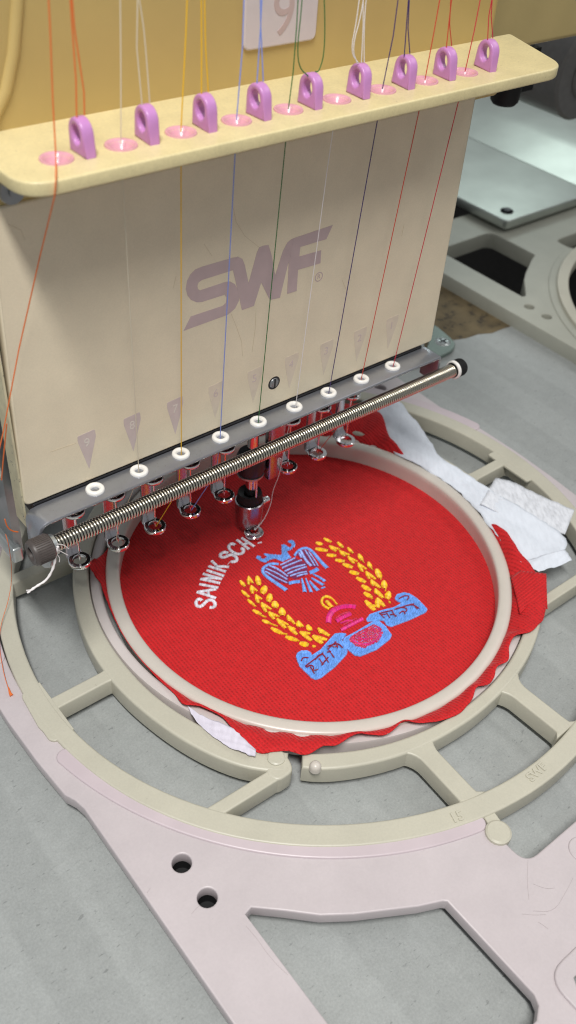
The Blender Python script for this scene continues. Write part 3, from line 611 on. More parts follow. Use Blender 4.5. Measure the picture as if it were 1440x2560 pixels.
# ribbons
rib_l = [(85, 690), (95, 655), (135, 632), (190, 630), (228, 650), (230, 685), (330, 620), (395, 545), (470, 462), (520, 455), (578, 460), (532, 520), (590, 632), (580, 662), (460, 790), (330, 890), (282, 912), (238, 895), (120, 780)]
rib_r = [(788, 312), (820, 268), (930, 230), (1060, 198), (1150, 150), (1100, 132), (1073, 105), (1090, 70), (1160, 48), (1212, 60), (1292, 110), (1388, 212), (1372, 240), (1200, 320), (1030, 382), (990, 366), (960, 322), (900, 318), (800, 332)]
rib_c = [(545, 545), (570, 500), (700, 430), (850, 340), (905, 332), (975, 390), (1032, 470), (1010, 512), (880, 612), (720, 678), (670, 668), (590, 602)]
med = [(608, 520), (640, 478), (760, 410), (860, 365), (930, 398), (948, 452), (900, 540), (760, 602), (682, 586)]
def ribbon(poly, name, ang):
    mb = MB(); P = grp(poly, O3); fill(mb, P, ang, 0.034, 0.026, 0.13); satin(mb, P + [P[0]], 0.05, 0.03, 0.034, smooth=False); return mb.build(name, M['s_blue'], face, 60)
rl = ribbon(rib_l, 'sewn_ribbon', 0.9); rr_ = ribbon(rib_r, 'sewn_ribbon', 0.9); rc = ribbon(rib_c, 'sewn_ribbon', 0.4)
mb = MB(); P = grp(med, O3); fill(mb, P, 0.8, 0.036, 0.045, 0.11); md = mb.build('medallion', M['s_rose'], rc, 60)
for p, w in (([(640, 520), (700, 565), (800, 572), (890, 525), (930, 450), (900, 395)], .07), ([(760, 440), (790, 480), (760, 500)], .035), ([(690, 500), (760, 530), (850, 500)], .03), ([(850, 410), (880, 460), (850, 520)], .035)):
    mb = MB()
    P = grp(p, O3); P = smooth_path(P); Q = resample(P, .03)
    for a, b in zip(Q, Q[2:]):
        d = (b - a).normalized(); s2 = Vector((-d.y, d.x)) * w / 2; k0 = len(mb.v); c = a.lerp(b, .5)
        mb.add([(c.x - s2.x - .012, c.y - s2.y, .07), (c.x, c.y, .115), (c.x + s2.x + .012, c.y + s2.y, .07), (c.x + d.x * .03 - s2.x, c.y + d.y * .03 - s2.y, .07), (c.x + d.x * .03, c.y + d.y * .03, .11), (c.x + d.x * .03 + s2.x, c.y + d.y * .03 + s2.y, .07)], [(0, 1, 4, 3), (1, 2, 5, 4)])
    mb.build('medallion_stitch', M['s_pink'], rc, 60)
def script(paths, parent, r_=0.016):
    mb = MB()
    for p in paths:
        P = smooth_path(grp(p, O3), 2) if len(p) > 2 else grp(p, O3)
        mb.tube([(q.x, q.y, 0.074) for q in P], r_ * 1.25, 5)
    mb.build('ribbon_script', M['s_red'], parent, 60)
script([[(172, 790), (230, 745), (290, 702), (350, 655)], [(395, 618), (440, 580), (480, 545)], [(130, 738), (150, 700), (205, 705)], [(180, 800), (230, 775), (262, 800), (240, 835), (300, 822)], [(222, 795), (262, 862)], [(275, 720), (300, 680), (345, 668), (372, 695)], [(335, 780), (370, 735), (400, 700)], [(345, 665), (405, 752)], [(310, 712), (352, 775)], [(405, 625), (460, 702)], [(390, 650), (430, 640)], [(395, 590), (450, 572), (500, 560), (545, 605)], [(470, 545), (495, 605)], [(440, 585), (470, 600), (500, 580)]], rl, 0.02)
script([[(910, 262), (980, 243), (1045, 230)], [(1065, 222), (1120, 205), (1195, 178), (1260, 165)], [(1110, 112), (1160, 82), (1215, 88), (1188, 128)], [(920, 268), (962, 305)], [(925, 275), (980, 268)], [(985, 255), (1015, 305)], [(1020, 275), (1050, 268), (1085, 290)], [(1040, 238), (1072, 292)], [(1078, 215), (1130, 200), (1185, 210), (1188, 235), (1160, 250)], [(1112, 262), (1150, 232), (1172, 268)], [(1200, 180), (1250, 172), (1310, 212)], [(1268, 190), (1292, 218)]], rr_, 0.02)

# ================================================================== INTERFACING SHEETS
def sheet(name, inner, outer, n, material, label, mid=0.06, thick=0.006):
    jit = 0.045 if n > 50 else 0.018
    def path(L, n):
        P = [pz(*q) for q in L]; P = smooth3(P); tot = [0]
        for a, b in zip(P, P[1:]): tot.append(tot[-1] + (b - a).length)
        out = []; j = 0
        for k in range(n + 1):
            s_ = tot[-1] * k / n
            while j < len(P) - 2 and tot[j + 1] < s_: j += 1
            out.append(P[j].lerp(P[j + 1], min(1, (s_ - tot[j]) / max(1e-6, tot[j + 1] - tot[j]))))
        return out
    a = path(inner, n); b = path(outer, n); rows = []
    for i in range(n + 1):
        row = []
        for k in range(13):
            f = k / 12; p = a[i].lerp(b[i], f)
            p.z += mid * math.sin(math.pi * f) * (0.6 + 0.6 * math.sin(i * 0.33)) + 0.012 * math.sin(i * 0.9 + k * 1.3)
            rr = math.hypot(p.x, p.y)
            if 8.35 < rr < 9.3 and p.z < 0.975: p.z = 0.975
            nz = noise.noise(p * 0.9) * 0.09 + abs(noise.noise(p * 1.9 + Vector((5, 1, 0)))) * 0.07
            if k in (0, 12): p.x += random.uniform(-jit, jit); p.y += random.uniform(-jit, jit)
            p.z += nz + 0.03
            row.append(p)
        rows.append(row)
    o = MB().grid(rows).build(name, material, None, 80)
    s_ = o.modifiers.new('thick', 'SOLIDIFY'); s_.thickness = thick
    return tag(o, label, 'interfacing sheet')
def smooth3(P):
    for _ in range(2):
        q = [P[0]]
        for a, b in zip(P, P[1:]): q += [a.lerp(b, .25), a.lerp(b, .75)]
        q.append(P[-1]); P = q
    return P
sheet('backing_sheet', [(905, 1005, .92), (935, 1060, .9), (975, 1120, .88), (1003, 1146, .82), (1060, 1172, .8), (1140, 1222, .78), (1195, 1280, .8), (1215, 1312, .78), (1248, 1348, .78), (1280, 1400, .80), (1298, 1436, .84)],
      [(985, 985, 1.0), (1030, 1042, 1.02), (1075, 1105, 1.04), (1095, 1142, 1.0), (1140, 1168, 1.03), (1190, 1200, 1.04), (1240, 1235, 1.03), (1330, 1290, 1.03), (1432, 1352, 1.0), (1395, 1388, 1.0), (1355, 1412, 1.0)], 60, M['sheet'], 'white fibrous backing sheet wedged behind the hoop ring at right', 0.10)
sheet('backing_sheet', [(1200, 1262, .99), (1258, 1288, 1.0), (1330, 1312, .99), (1412, 1338, .99)], [(1238, 1197, .98), (1275, 1203, .99), (1350, 1238, .97), (1436, 1276, .96)], 24, M['sheet_thin'], 'small sheer backing scrap lying over the cream outer ring at right', 0.03)
sheet('backing_sheet', [(1300, 1405, 1.06), (1355, 1390, 1.06), (1412, 1376, 1.06)], [(1345, 1432, 1.06), (1385, 1418, 1.05), (1430, 1402, 1.04)], 16, M['sheet'], 'narrow folded strip of white backing beside the red cloth corner', 0.03)
sheet('backing_sheet', [(470, 1775, .8), (510, 1795, .9), (575, 1815, 1.0), (640, 1878, 1.03)], [(478, 1795, .8), (520, 1838, .96), (580, 1876, 1.0), (638, 1896, 1.02)], 24, M['sheet_lilac'], 'lilac white backing scrap poking out by the gap of the hoop', 0.05)

# ================================================================== EMBROIDERY HEAD
hd = thing('embroidery_head', 'beige and yellow embroidery machine head over the hoop, lettered SWF', 'embroidery machine', (-2.0, 2.0, 7.8))
PY = 1.35; ZP = 18.35
# housing
plate('upper_housing', [roundpoly([(-11.5, 1.42), (7.62, 1.42), (7.62, 9), (-11.5, 9)], [0.1, 0.2, 0.1, 0.1])], 16.75, 18.1, M['housing'], hd, bev=0.12)
uh = plate('upper_housing', [roundpoly([(-11.5, 2.08), (7.68, 2.08), (7.68, 9.5), (-11.5, 9.5)], [0.1, 0.35, 0.1, 0.1])], 17.9, 32, M['housing'], hd, bev=0.1)
MB().tube([(-8.45, 2.12, 23), (-8.62, 2.12, 21), (-8.85, 2.12, 20), (-9.15, 2.12, 19.2), (-9.6, 2.1, 18.6)], 0.16, 10).build('housing_bead', M['housing'], uh, 60)
# number sign
XZ = Matrix(((1, 0, 0, 0), (0, 0, -1, 0), (0, 1, 0, 0), (0, 0, 0, 1)))       # local xy -> world xz, local +z -> world -y
def onxz(x, y, z): return Matrix.Translation((x, y, z)) @ XZ
sg = plate('number_plate', [roundpoly([(-2.5, 19.22), (-0.03, 19.22), (-0.03, 22.4), (-2.5, 22.4)], 0.22)], 0, 0.12, M['sign'], hd, bev=0.05, xf=onxz(0, 2.10, 0))
text_mesh('plate_digit', '9', 1.6, 0.012, M['sign_digit'], sg, onxz(-1.22, 1.975, 19.98))
# guide plate
gp_out = roundpoly([(-10.42, 2.2), (-10.42, -1.04), (7.42, -1.04), (8.55, 2.2)], [0, 0.85, 0.75, 0.2], 10)
loc_h = [(-9.09 + 1.644 * k, 0.0) for k in range(9)]
gp = plate('thread_guide_plate', [gp_out] + [arc(c, 0.27, 0, 360, 24)[:-1] for c in loc_h], ZP - 0.33, ZP, M['plate'], hd, bev=0.05)
# grommets
g = MB().lathe([(0.06, -0.34), (0.065, -0.25), (0.16, -0.17), (0.24, -0.07), (0.305, 0.01), (0.345, 0.04), (0.375, 0.036), (0.392, 0.0), (0.385, -0.05)], (0, 0, 0), n=32).build('thread_grommet', M['grommet'], None, 50)
for k, c in enumerate(loc_h):
    if k == 0: g.location = (c[0], c[1], ZP); attach(g, gp)
    else: put(g, (c[0], c[1], ZP), gp)
# purple loops: a tab standing across x, eye through it
def loop_mesh():
    pts = [(-0.37, 0.0), (0.37, 0.0), (0.345, 0.44)] + [(0.34 * math.cos(R(a)), 0.47 + 0.34 * math.sin(R(a))) for a in range(10, 180, 12)] + [(-0.345, 0.44)]
    eye = [(0.175 * math.cos(R(a)), 0.445 + 0.215 * math.sin(R(a))) for a in range(0, 360, 15)]
    YZ = Matrix(((0, 0, 1, 0), (1, 0, 0, 0), (0, 1, 0, 0), (0, 0, 0, 1)))
    return plate('guide_loop', [pts, eye], -0.15, 0.15, M['loop'], None, bev=0.06, res=3, xf=YZ, smooth=50)
lp0 = loop_mesh()
lx = [-8.42, -6.74, -5.11, -3.47, -1.80, -0.12, 1.56, 3.20, 4.92]
for k, x in enumerate(lx):
    rot = (R(random.uniform(-2, 2)), R(random.uniform(-3, 3)), R(random.uniform(-6, 6)))
    if k == 0: lp0.location = (x, 0.0, ZP - 0.005); lp0.rotation_euler = rot; attach(lp0, gp)
    else: put(lp0, (x, 0.0, ZP - 0.005), gp, rot)
# bolt under the plate at left
MB().lathe([(0, 0.0), (0.1, 0.0), (0.12, 0.05), (0.3, 0.05), (0.33, 0.1), (0.33, 0.5)], (-9.75, 1.0, 17.35), 'y', 24).build('cover_bolt', M['grey_metal'], hd, 40)
# front panel
pn = plate('front_panel', [roundpoly([(-10.56, 7.82), (6.5, 7.82), (6.42, 16.92), (-10.3, 16.92)], [0.25, 0.15, 0.05, 0.05])], -0.35, 0.0, M['panel'], hd, bev=0.06, xf=onxz(0, PY, 0))
def pane(pts, ox, oy, sc):
    out = []
    for p in pts: q = py(ox + p[0] / sc, oy + p[1] / sc, PY); out.append((q.x, q.z))
    return out
LG = (380, 520, 2.769)
Sg = [(560, 343), (600, 338), (560, 430), (345, 498), (322, 515), (314, 538), (318, 560), (332, 570), (505, 512), (540, 508), (575, 528), (600, 580), (602, 640), (575, 695), (525, 738), (218, 850), (268, 750), (490, 676), (512, 655), (515, 620), (502, 600), (345, 650), (308, 652), (268, 635), (245, 605), (234, 560), (242, 505), (265, 460), (300, 425), (345, 406)]
Wg = [(590, 335), (625, 352), (642, 395), (668, 520), (725, 310), (742, 272), (772, 260), (806, 255), (828, 330), (852, 465), (905, 300), (935, 240), (965, 215), (1000, 202), (1000, 260), (940, 390), (885, 620), (815, 636), (755, 515), (705, 676), (622, 706), (590, 560), (560, 430)]
Fg = [(985, 207), (1250, 118), (1206, 214), (1026, 268), (1018, 335), (1170, 292), (1165, 381), (1010, 426), (1000, 573), (935, 593), (946, 385), (958, 330), (960, 280)]
for i, (nm, P) in enumerate((('logo_letter', Sg), ('logo_letter', Wg), ('logo_letter', Fg))):
    plate(nm, [pane(P, *LG)], -0.02, 0.006 + 0.003 * i, M['logo'], pn, bev=0.0005, res=0, xf=onxz(0, PY, 0))
rc_ = py(797, 692, PY)
plate('registered_mark', [arc((rc_.x, rc_.z), 0.165, 0, 360, 28)[:-1], arc((rc_.x, rc_.z), 0.135, 0, 360, 28)[:-1]], -0.02, 0.006, M['logo'], pn, bev=0.0005, res=0, xf=onxz(0, PY, 0))
text_mesh('registered_letter', 'R', 0.23, 0.012, M['logo'], pn, onxz(rc_.x, PY, rc_.z))
for k in range(9):
    x = -8.37 + 1.556 * k
    m_ = M['pennant'] if k < 3 else M['pennant_faint']
    plate('number_pennant', [roundpoly([(x - 0.28, 9.62), (x + 0.3, 9.66), (x + 0.32, 9.4), (x, 8.28), (x - 0.28, 9.4)], [0.05, 0.05, 0.05, 0.02, 0.05], 3)], -0.02, 0.005, m_, pn, bev=0.0005, res=0, xf=onxz(0, PY, 0))
    text_mesh('pennant_digit', str(9 - k), 0.42, 0.016, M['digit'] if k < 3 else M['pennant'], pn, onxz(x + 0.01, PY - 0.002, 9.27))
for q in ([(583, 520), (590, 555), (612, 590), (640, 612), (652, 622)], [(578, 785), (592, 820), (604, 855), (606, 890)], [(640, 770), (638, 820), (630, 880)], [(510, 610), (530, 640)], [(20, 560), (52, 575), (62, 600)], [(440, 690), (433, 720)], [(855, 700), (870, 735)], [(1010, 560), (1004, 590)], [(125, 1130), (160, 1118), (190, 1108)]):
    MB().tube([py(u, v, PY + 0.002) for u, v in q], 0.009, 4).build('scratch_mark', M['pennant_dark'], pn, 60)
sc = MB().lathe([(0, -0.05), (0.13, -0.05), (0.17, -0.03), (0.19, 0.0), (0.19, 0.05)], (-1.28, PY, 8.78), 'y', 28)
sc = sc.build('panel_screw', M['grey_metal'], pn, 40)
MB().box(-1.31, -1.25, PY - 0.055, PY - 0.02, 8.61, 8.95).build('screw_slot', M['black'], sc, 0)
MB().lathe([(0.19, -0.003), (0.25, -0.003)], (-1.28, PY, 8.78), 'y', 28).build('screw_washer', M['dark_metal'], pn, 0)
# side of panel and head body behind it
plate('panel_side', [[(-10.60, 1.38), (-10.54, 1.38), (-10.54, 2.0), (-10.60, 2.0)]], 7.0, 16.8, M['panel_edge'], hd, bev=0.01)
plate('head_body', [roundpoly([(-10.35, 2.3), (6.3, 2.3), (6.3, 9), (-10.35, 9)], 0.1)], 7.6, 17.5, M['black'], hd, bev=0.05)
plate('side_plate', [[(-10.72, 2.32), (-10.45, 2.32), (-10.45, 3.6), (-10.72, 3.6)]], 5.2, 16.5, M['grey_metal'], hd, bev=0.05)
plate('side_foot', [roundpoly([(-10.9, 2.1), (-10.55, 2.1), (-10.5, 4.2), (-10.9, 4.2)], 0.1)], 5.0, 5.6, M['zinc'], hd, bev=0.08)
MB().lathe([(0, -0.3), (0.5, -0.3), (0.6, -0.2), (0.6, 0.3)], (-10.9, 3.9, 7.0), 'x', 24).build('side_boss', M['grey_metal'], hd, 40)
# eyelet rail: top sheet bent down at both ends
rail = MB()
prof = [(-10.62, 6.55), (-10.62, 7.35), (-10.56, 7.56), (-10.42, 7.68), (-10.2, 7.72), (6.1, 7.72), (6.17, 7.70), (6.2, 7.62), (6.2, 6.55)]
inn = [(-10.5, 6.55), (-10.5, 7.33), (-10.46, 7.46), (-10.37, 7.56), (-10.2, 7.60), (6.02, 7.60), (6.06, 7.59), (6.08, 7.55), (6.08, 6.55)]
def rail_rows(y): return [(x, y, z) for x, z in prof] + [(x, y, z) for x, z in reversed(inn)]
rail.grid([rail_rows(0.48), rail_rows(1.34)], closed=True); n_ = len(prof)
for k0, fl in ((0, 1), (2 * n_, -1)):
    for i in range(n_ - 1): rail.f.append((k0 + i, k0 + i + 1, k0 + 2 * n_ - 2 - i, k0 + 2 * n_ - 1 - i))
rail = rail.build('eyelet_rail', M['steel'], hd, 40, bevel=0.03)
MB().box(-10.3, 6.0, 1.36, 2.25, 7.3, 7.78).build('rail_backing', M['dark_metal'], hd, 0, bevel=0.03)
# cheeks that hold the rod
for x0, x1 in ((-10.62, -10.5),):
    plate('rod_cheek', [roundpoly([(0.0, 6.6), (0.48, 7.3), (1.34, 6.58), (1.34, 6.2), (0.5, 6.0), (0.02, 6.4)], 0.2)], x0 + 0.003, x1 - 0.003, M['zinc'], rail, bev=0.02, xf=Matrix(((0, 0, 1, 0), (1, 0, 0, 0), (0, 1, 0, 0), (0, 0, 0, 1))))
ey = MB().lathe([(0.13, -0.10), (0.13, 0.02), (0.15, 0.07), (0.2, 0.095), (0.26, 0.085), (0.29, 0.05), (0.295, 0.0), (0.29, -0.02)], (0, 0, 0), n=32).build('rail_eyelet', M['ceramic'], None, 50)
for k in range(9):
    c = (-8.42 + 1.564 * k, 0.99, 7.725)
    if k == 0: ey.location = c; attach(ey, rail)
    else: put(ey, c, rail)
# spring rod
SY, SZ = 0.22, 7.06
rod = MB().tube([(-10.9, SY, SZ), (7.05, SY, SZ)], 0.2, 16).build('tension_rod', M['dark_metal'], hd, 40)
path = []; turns = 168
for i in range(turns * 10 + 1):
    a = 2 * math.pi * i / 10; path.append((-10.22 + 16.9 * i / (turns * 10), SY + 0.232 * math.cos(a), SZ + 0.232 * math.sin(a)))
MB().tube(path, 0.041, 5).build('coil_spring', M['spring'], rod, 80)
def knob(x, sgn, ks):
    d = -sgn * ks
    pr = [(0.0, 0.26), (0.10, 0.26), (0.12, 0.22), (0.15, 0.20), (0.165, 0.02), (0.19, 0.0), (0.27, 0.0), (0.305, 0.04), (0.315, 0.08), (0.315, 0.48), (0.28, 0.52), (0.1, 0.52)]
    MB().lathe([(r_ * ks, h * d) for r_, h in pr], (x, SY, SZ), 'x', 36).build('end_knob', M['knob'] if sgn < 0 else M['black'], rod, 40)
    mb = MB()
    for k in range(36):
        a = 2 * math.pi * k / 36; c_ = Vector((0, math.cos(a), math.sin(a))) * 0.315 * ks
        xx = sorted((x - 0.1 * sgn * ks, x - 0.46 * sgn * ks)); mb.tube([(xx[0], SY + c_.y, SZ + c_.z), (xx[1], SY + c_.y, SZ + c_.z)], 0.016, 4)
    mb.build('knurling', M['knob'] if sgn < 0 else M['black'], rod, 30)
knob(-11.06, -1, 1.28); knob(7.22, 1, 1.05)
MB().lathe([(0.1, -0.1), (0.3, -0.1), (0.325, -0.08), (0.325, 0.08), (0.3, 0.1), (0.1, 0.1)], (-10.36, SY, SZ), 'x', 32).build('rod_washer', M['zinc'], rod, 40)
MB().lathe([(0.1, -0.1), (0.34, -0.1), (0.36, -0.08), (0.36, 0.02), (0.3, 0.06), (0.1, 0.06)], (6.78, SY, SZ), 'x', 32).build('rod_washer', M['ceramic'], rod, 40)
# presser feet, needles
NY = 3.0
nx = [-8.26 + 1.556 * k for k in range(9)]
def foot(z):
    mb = MB().lathe([(0.255, -0.02), (0.235, 0.03), (0.235, 0.12), (0.25, 0.14), (0.37, 0.14), (0.40, 0.115), (0.41, 0.05), (0.395, -0.01), (0.35, -0.03), (0.29, -0.03)], (0, 0, 0), n=36, closed_prof=True)
    return mb
fr = foot(0).build('foot_ring', M['chrome'], None, 24)
def shank():
    rows = []
    for (y, z, w, t) in ((0.3, 0.06, 0.3, 0.13), (0.42, 0.12, 0.27, 0.12), (0.52, 0.35, 0.22, 0.09), (0.55, 0.7, 0.2, 0.06), (0.56, 1.2, 0.2, 0.05), (0.56, 3.0, 0.2, 0.05), (0.56, 4.6, 0.2, 0.05)):
        rows.append([(-w, y - t, z), (w, y - t, z), (w, y + t, z), (-w, y + t, z)])
    return MB().grid(rows, closed=True)
sh = shank().build('foot_shank', M['satin'], None, 40, bevel=0.015)
nd = MB().tube([(0, 0, 0.12), (0, 0, 0.3), (0, 0, 3.4)], lambda t: 0.008 if t == 0 else 0.04, 8).build('needle', M['chrome'], None, 60)
nb = MB().tube([(0, 0, 0), (0, 0, 5.0)], 0.16, 14).build('needle_bar', M['chrome'], None, 60)
cl = MB().lathe([(0.16, -0.10), (0.30, -0.12), (0.36, -0.08), (0.375, 0.0), (0.36, 0.05), (0.30, 0.08), (0.16, 0.06)], (0, 0, 0), n=28, closed_prof=True).build('needle_collar', M['chrome'], None, 50)
sp = MB().box(-0.25, 0.25, 0, 0.08, 0, 2.6).build('clamp_strip', M['chrome'], None, 0, bevel=0.02)
protos = []
def placed(proto, loc, parent):
    if proto in protos: return put(proto, loc, parent)
    protos.append(proto); proto.location = loc; attach(proto, parent); return proto
for k, x in enumerate(nx):
    if k == 5: continue
    f = placed(fr, (x, NY, 2.9), hd); placed(sh, (x, NY, 2.9), hd)
    placed(nd, (x, NY, 2.85), hd); placed(nb, (x, NY, 5.6), hd); placed(cl, (x, NY, 5.3), hd); placed(sp, (x - 0.55, NY + 0.15, 5.0), hd)
# active needle (sixth): foot down on the cloth
xa = -0.46
put(fr, (xa, NY, 0.10), hd); put(fr, (xa, NY, 0.10), hd).scale = (0.62, 0.62, 1.25)
MB().lathe([(0.12, 0.28), (0.34, 0.32), (0.48, 0.45), (0.55, 0.75), (0.585, 1.2), (0.59, 1.65), (0.55, 1.68), (0.48, 1.5), (0.2, 1.4)], (xa + 0.02, NY + 0.42, 0), n=32).build('foot_clamp', M['satin'], hd, 50)
MB().lathe([(0.0, 1.5), (0.42, 1.5), (0.5, 1.6), (0.52, 1.85), (0.48, 2.1), (0.25, 2.0), (0.22, 1.75)], (xa + 0.02, NY + 0.42, 0), n=32).build('clamp_bush', M['black'], hd, 50)
MB().tube([(xa + 0.06, NY + 0.42, 1.6), (xa + 0.06, NY + 0.42, 7.6)], 0.22, 20).build('drive_bar', M['chrome'], hd, 60)
MB().lathe([(0.22, 3.15), (0.5, 3.15), (0.56, 3.3), (0.58, 3.9), (0.5, 4.1), (0.22, 4.1)], (xa, NY + 0.42, 0), n=28).build('drive_collar', M['dark_metal'], hd, 40)
MB().lathe([(0.22, 3.0), (0.48, 3.0), (0.54, 3.06), (0.54, 3.14), (0.22, 3.14)], (xa, NY + 0.42, 0), n=28).build('drive_ring', M['zinc'], hd, 40)
MB().box(xa + 0.55, xa + 1.25, NY - 0.05, NY + 0.35, 2.7, 7.4).build('drive_block', M['satin'], hd, 30, bevel=0.08)
MB().lathe([(0, 0.2), (0.12, 0.2), (0.16, 0.15), (0.16, -0.2)], (xa + 0.72, NY + 0.3, 1.35), 'x', 16).build('clamp_screw', M['chrome'], hd, 40)
put(nd, (xa, NY, -0.05), hd)
MB().tube([(xa, NY, 2.5), (xa, NY, 0.3)], 0.05, 8).build('needle', M['chrome'], hd, 60)
# rear machine parts of the same head seen at the upper right
plate('rear_housing', [roundpoly([(9.5, 5.0), (24, 5.0), (24, 11), (9.5, 11)], 0.3)], 16.62, 28, M['housing2'], hd, bev=0.2)

# ================================================================== THREADS
def thread(label, mats, paths, r_=0.02, group='sewing threads of the machine head'):
    mb = MB()
    for P in paths: mb.tube(P, r_ * 0.82, 6)
    o = mb.build('sewing_thread', mats, None, 80); return tag(o, label, 'thread', group)
def Y0(*pts, y=0.0): return [py(u, v, y) for u, v in pts]
def hole(k): return Vector((loc_h[k][0], 0, ZP + 0.02))
def eye_(k): return Vector((lx[k], 0.0, ZP + 0.72))
def eyelet(k): return Vector((-8.42 + 1.564 * k, 0.97, 7.72))
def down(k, u, v, extra=()):
    e = eyelet(k) + Vector((random.uniform(-.05, .05), 0.0, 0)); return [Vector((loc_h[k][0], 0, ZP - 0.3))] + [py(a, b, c) for a, b, c in extra] + [e, e + Vector((0.02, 0.1, -0.3))]
UP = -60
def curve(P): return smooth_path([Vector(p) for p in P], 2)
def to_needle(k, sag=0.25): e = eyelet(k); n_ = Vector((nx[k], NY - 0.05, 3.0)); return curve([e + Vector((0, .1, -.3)), e.lerp(n_, .4) + Vector((sag, -.1, -.2)), n_ + Vector((sag * .6, -.15, .5)), n_])
thread('orange thread over the left end of the guide plate, trailing down past the panel', M['t_orange'], [Y0((118, UP), (125, 60), (132, 250), (140, 395)) + [py(140, 440, -1.08), py(139, 462, -1.1), py(137, 489, -1.08)] + [py(100, 640, 0.6), py(48, 870, 0.8), py(8, 1080, 0.9), py(-40, 1290, 0.9)],
       Y0((172, UP), (180, 60), (190, 200)) + [eye_(0) + Vector((-.1, 0, 0))], Y0((176, UP), (186, 70), (210, 230)) + [eye_(0) + Vector((.1, 0, .1))]], 0.021)
thread('pale cream thread in the second eyelet from the left', M['t_cream'], [Y0((300, UP), (302, 150)) + [hole(1)], down(1, 0, 0) , Y0((345, UP), (342, 120)) + [eye_(1) + Vector((-.1, 0, 0))], curve(Y0((338, UP), (352, 20), (362, 90)) + [eye_(1) + Vector((.1, 0, .1))]), to_needle(1, -.35)], 0.017)
thread('golden yellow thread in the third eyelet from the left', M['t_yellow'], [Y0((470, UP), (465, 80)) + [hole(2)], down(2, 0, 0), Y0((503, UP), (504, 120)) + [eye_(2) + Vector((-.1, 0, 0))], Y0((510, UP), (514, 120)) + [eye_(2) + Vector((.1, 0, .1))], to_needle(2, .3)], 0.02)
thread('pale blue thread passing in front of the white number plate', M['t_blue'], [Y0((612, UP), (606, 120)) + [hole(3)], down(3, 0, 0), Y0((657, UP), (652, 60)) + [eye_(3) + Vector((-.1, 0, 0))], Y0((650, UP), (652, 70)) + [eye_(3) + Vector((.1, 0, .1))], to_needle(3, .3)], 0.02)
thread('dark green thread with a slack loop beside the white number plate', M['t_green'], [Y0((748, UP), (742, 60), (733, 180)) + [hole(4)], down(4, 0, 0, [(690, 600, 0.45)]), curve(Y0((760, UP), (752, 40), (743, 120), (748, 170)) + [eye_(4) + Vector((-.1, 0, .0))]), curve(Y0((808, UP), (813, 60), (810, 140), (797, 180)) + [eye_(4) + Vector((.1, 0, .1))])], 0.019)
thread('white thread bundle above the sixth purple loop, sewing the white letters', M['t_white'], [down(5, 0, 0, [(818, 425, 0.25)]), curve(Y0((915, UP), (905, 30), (880, 120)) + [eye_(5) + Vector((-.15, 0, 0.1))]), Y0((908, UP), (908, 60)) + [eye_(5) + Vector((0, 0, .1))], curve(Y0((922, UP), (912, 30), (910, 90)) + [eye_(5) + Vector((.1, 0, .1))]), curve(Y0((905, UP), (892, 50), (876, 130)) + [eye_(5) + Vector((-.1, 0, 0.1))]),
       curve([eyelet(5) + Vector((0, .1, -.3)), Vector((0.6, NY - .3, 4.6)), py(700, 1185, NY - .1), py(682, 1225, NY), py(678, 1260, NY), py(660, 1300, NY), Vector((xa, NY - .05, .35))])], 0.017)
thread('dark purple thread in the third eyelet from the right', M['t_purple'], [Y0((1003, UP), (983, 90)) + [hole(6)], down(6, 0, 0), Y0((1026, UP), (1018, 40)) + [eye_(6) + Vector((-.1, 0, 0))], Y0((1026, UP), (1020, 70)) + [eye_(6) + Vector((.1, 0, .1))], curve([eyelet(6) + Vector((0, .1, -.3)), Vector((2.0, 1.8, 5.9)), Vector((2.7, 2.2, 5.3)), Vector((3.2, 2.6, 6.2))])], 0.02)
thread('orange red thread in the second eyelet from the right', M['t_red'], [Y0((1110, UP), (1085, 80)) + [hole(7)], down(7, 0, 0), Y0((1136, UP), (1122, 60)) + [eye_(7) + Vector((-.1, 0, 0))], Y0((1130, UP), (1124, 60)) + [eye_(7) + Vector((.1, 0, .1))], to_needle(7, .2)], 0.019)
thread('crimson red thread at the right end of the guide plate', M['t_crimson'], [Y0((1212, UP), (1185, 80)) + [hole(8)], down(8, 0, 0), Y0((1240, UP), (1222, 40)) + [eye_(8) + Vector((-.1, 0, 0))], Y0((1234, UP), (1228, 40)) + [eye_(8) + Vector((.1, 0, .1))]], 0.019)
mb = MB(); mb.tube(curve([py(145, 1365, SY - .3), py(139, 1385, SY - .3), py(136, 1415, SY - .3), py(118, 1450, SY - .3), py(92, 1465, SY - .3), py(68, 1482, SY - .3)]), lambda t: 0.03 + 0.02 * math.sin(t * 40) ** 2, 6)
mb.tube(curve([py(92, 1465, SY - .3), py(78, 1475, SY - .3), py(66, 1476, SY - .3)]), 0.02, 5)
for q in (((140, 1372), (155, 1380), (170, 1388)), ((142, 1360), (160, 1362), (172, 1372)), ((138, 1380), (150, 1395), (148, 1405))): mb.tube(curve([py(u, v, SY - .32) for u, v in q]), 0.012, 4)
tag(mb.build('loose_thread', M['t_white'], None, 80), 'frayed white thread end dangling from the left knob of the spring', 'thread')
lo_ = MB().tube(curve([py(17, 1060, 1.0), py(8, 1150, 1.2), py(4, 1200, 1.4)]), 0.02, 5)
lo_.tube(curve([py(12, 1298, 1.6), py(18, 1318, 1.6), py(30, 1328, 1.6), py(45, 1330, 1.6)]), 0.022, 5)
lo_.tube(curve([py(14, 1335, 1.2), py(24, 1370, 1.0)] + [pz(31, 1440, 1.6), pz(22, 1500, 1.2), pz(2, 1560, 1.05), pz(-3, 1610, 1.0), pz(8, 1680, .95), pz(24, 1732, .9)]), 0.012, 5)
lo_.tube([pz(21, 1718, .92), pz(25, 1732, .9), pz(29, 1739, .86)], lambda t: 0.02 + 0.05 * t, 6)
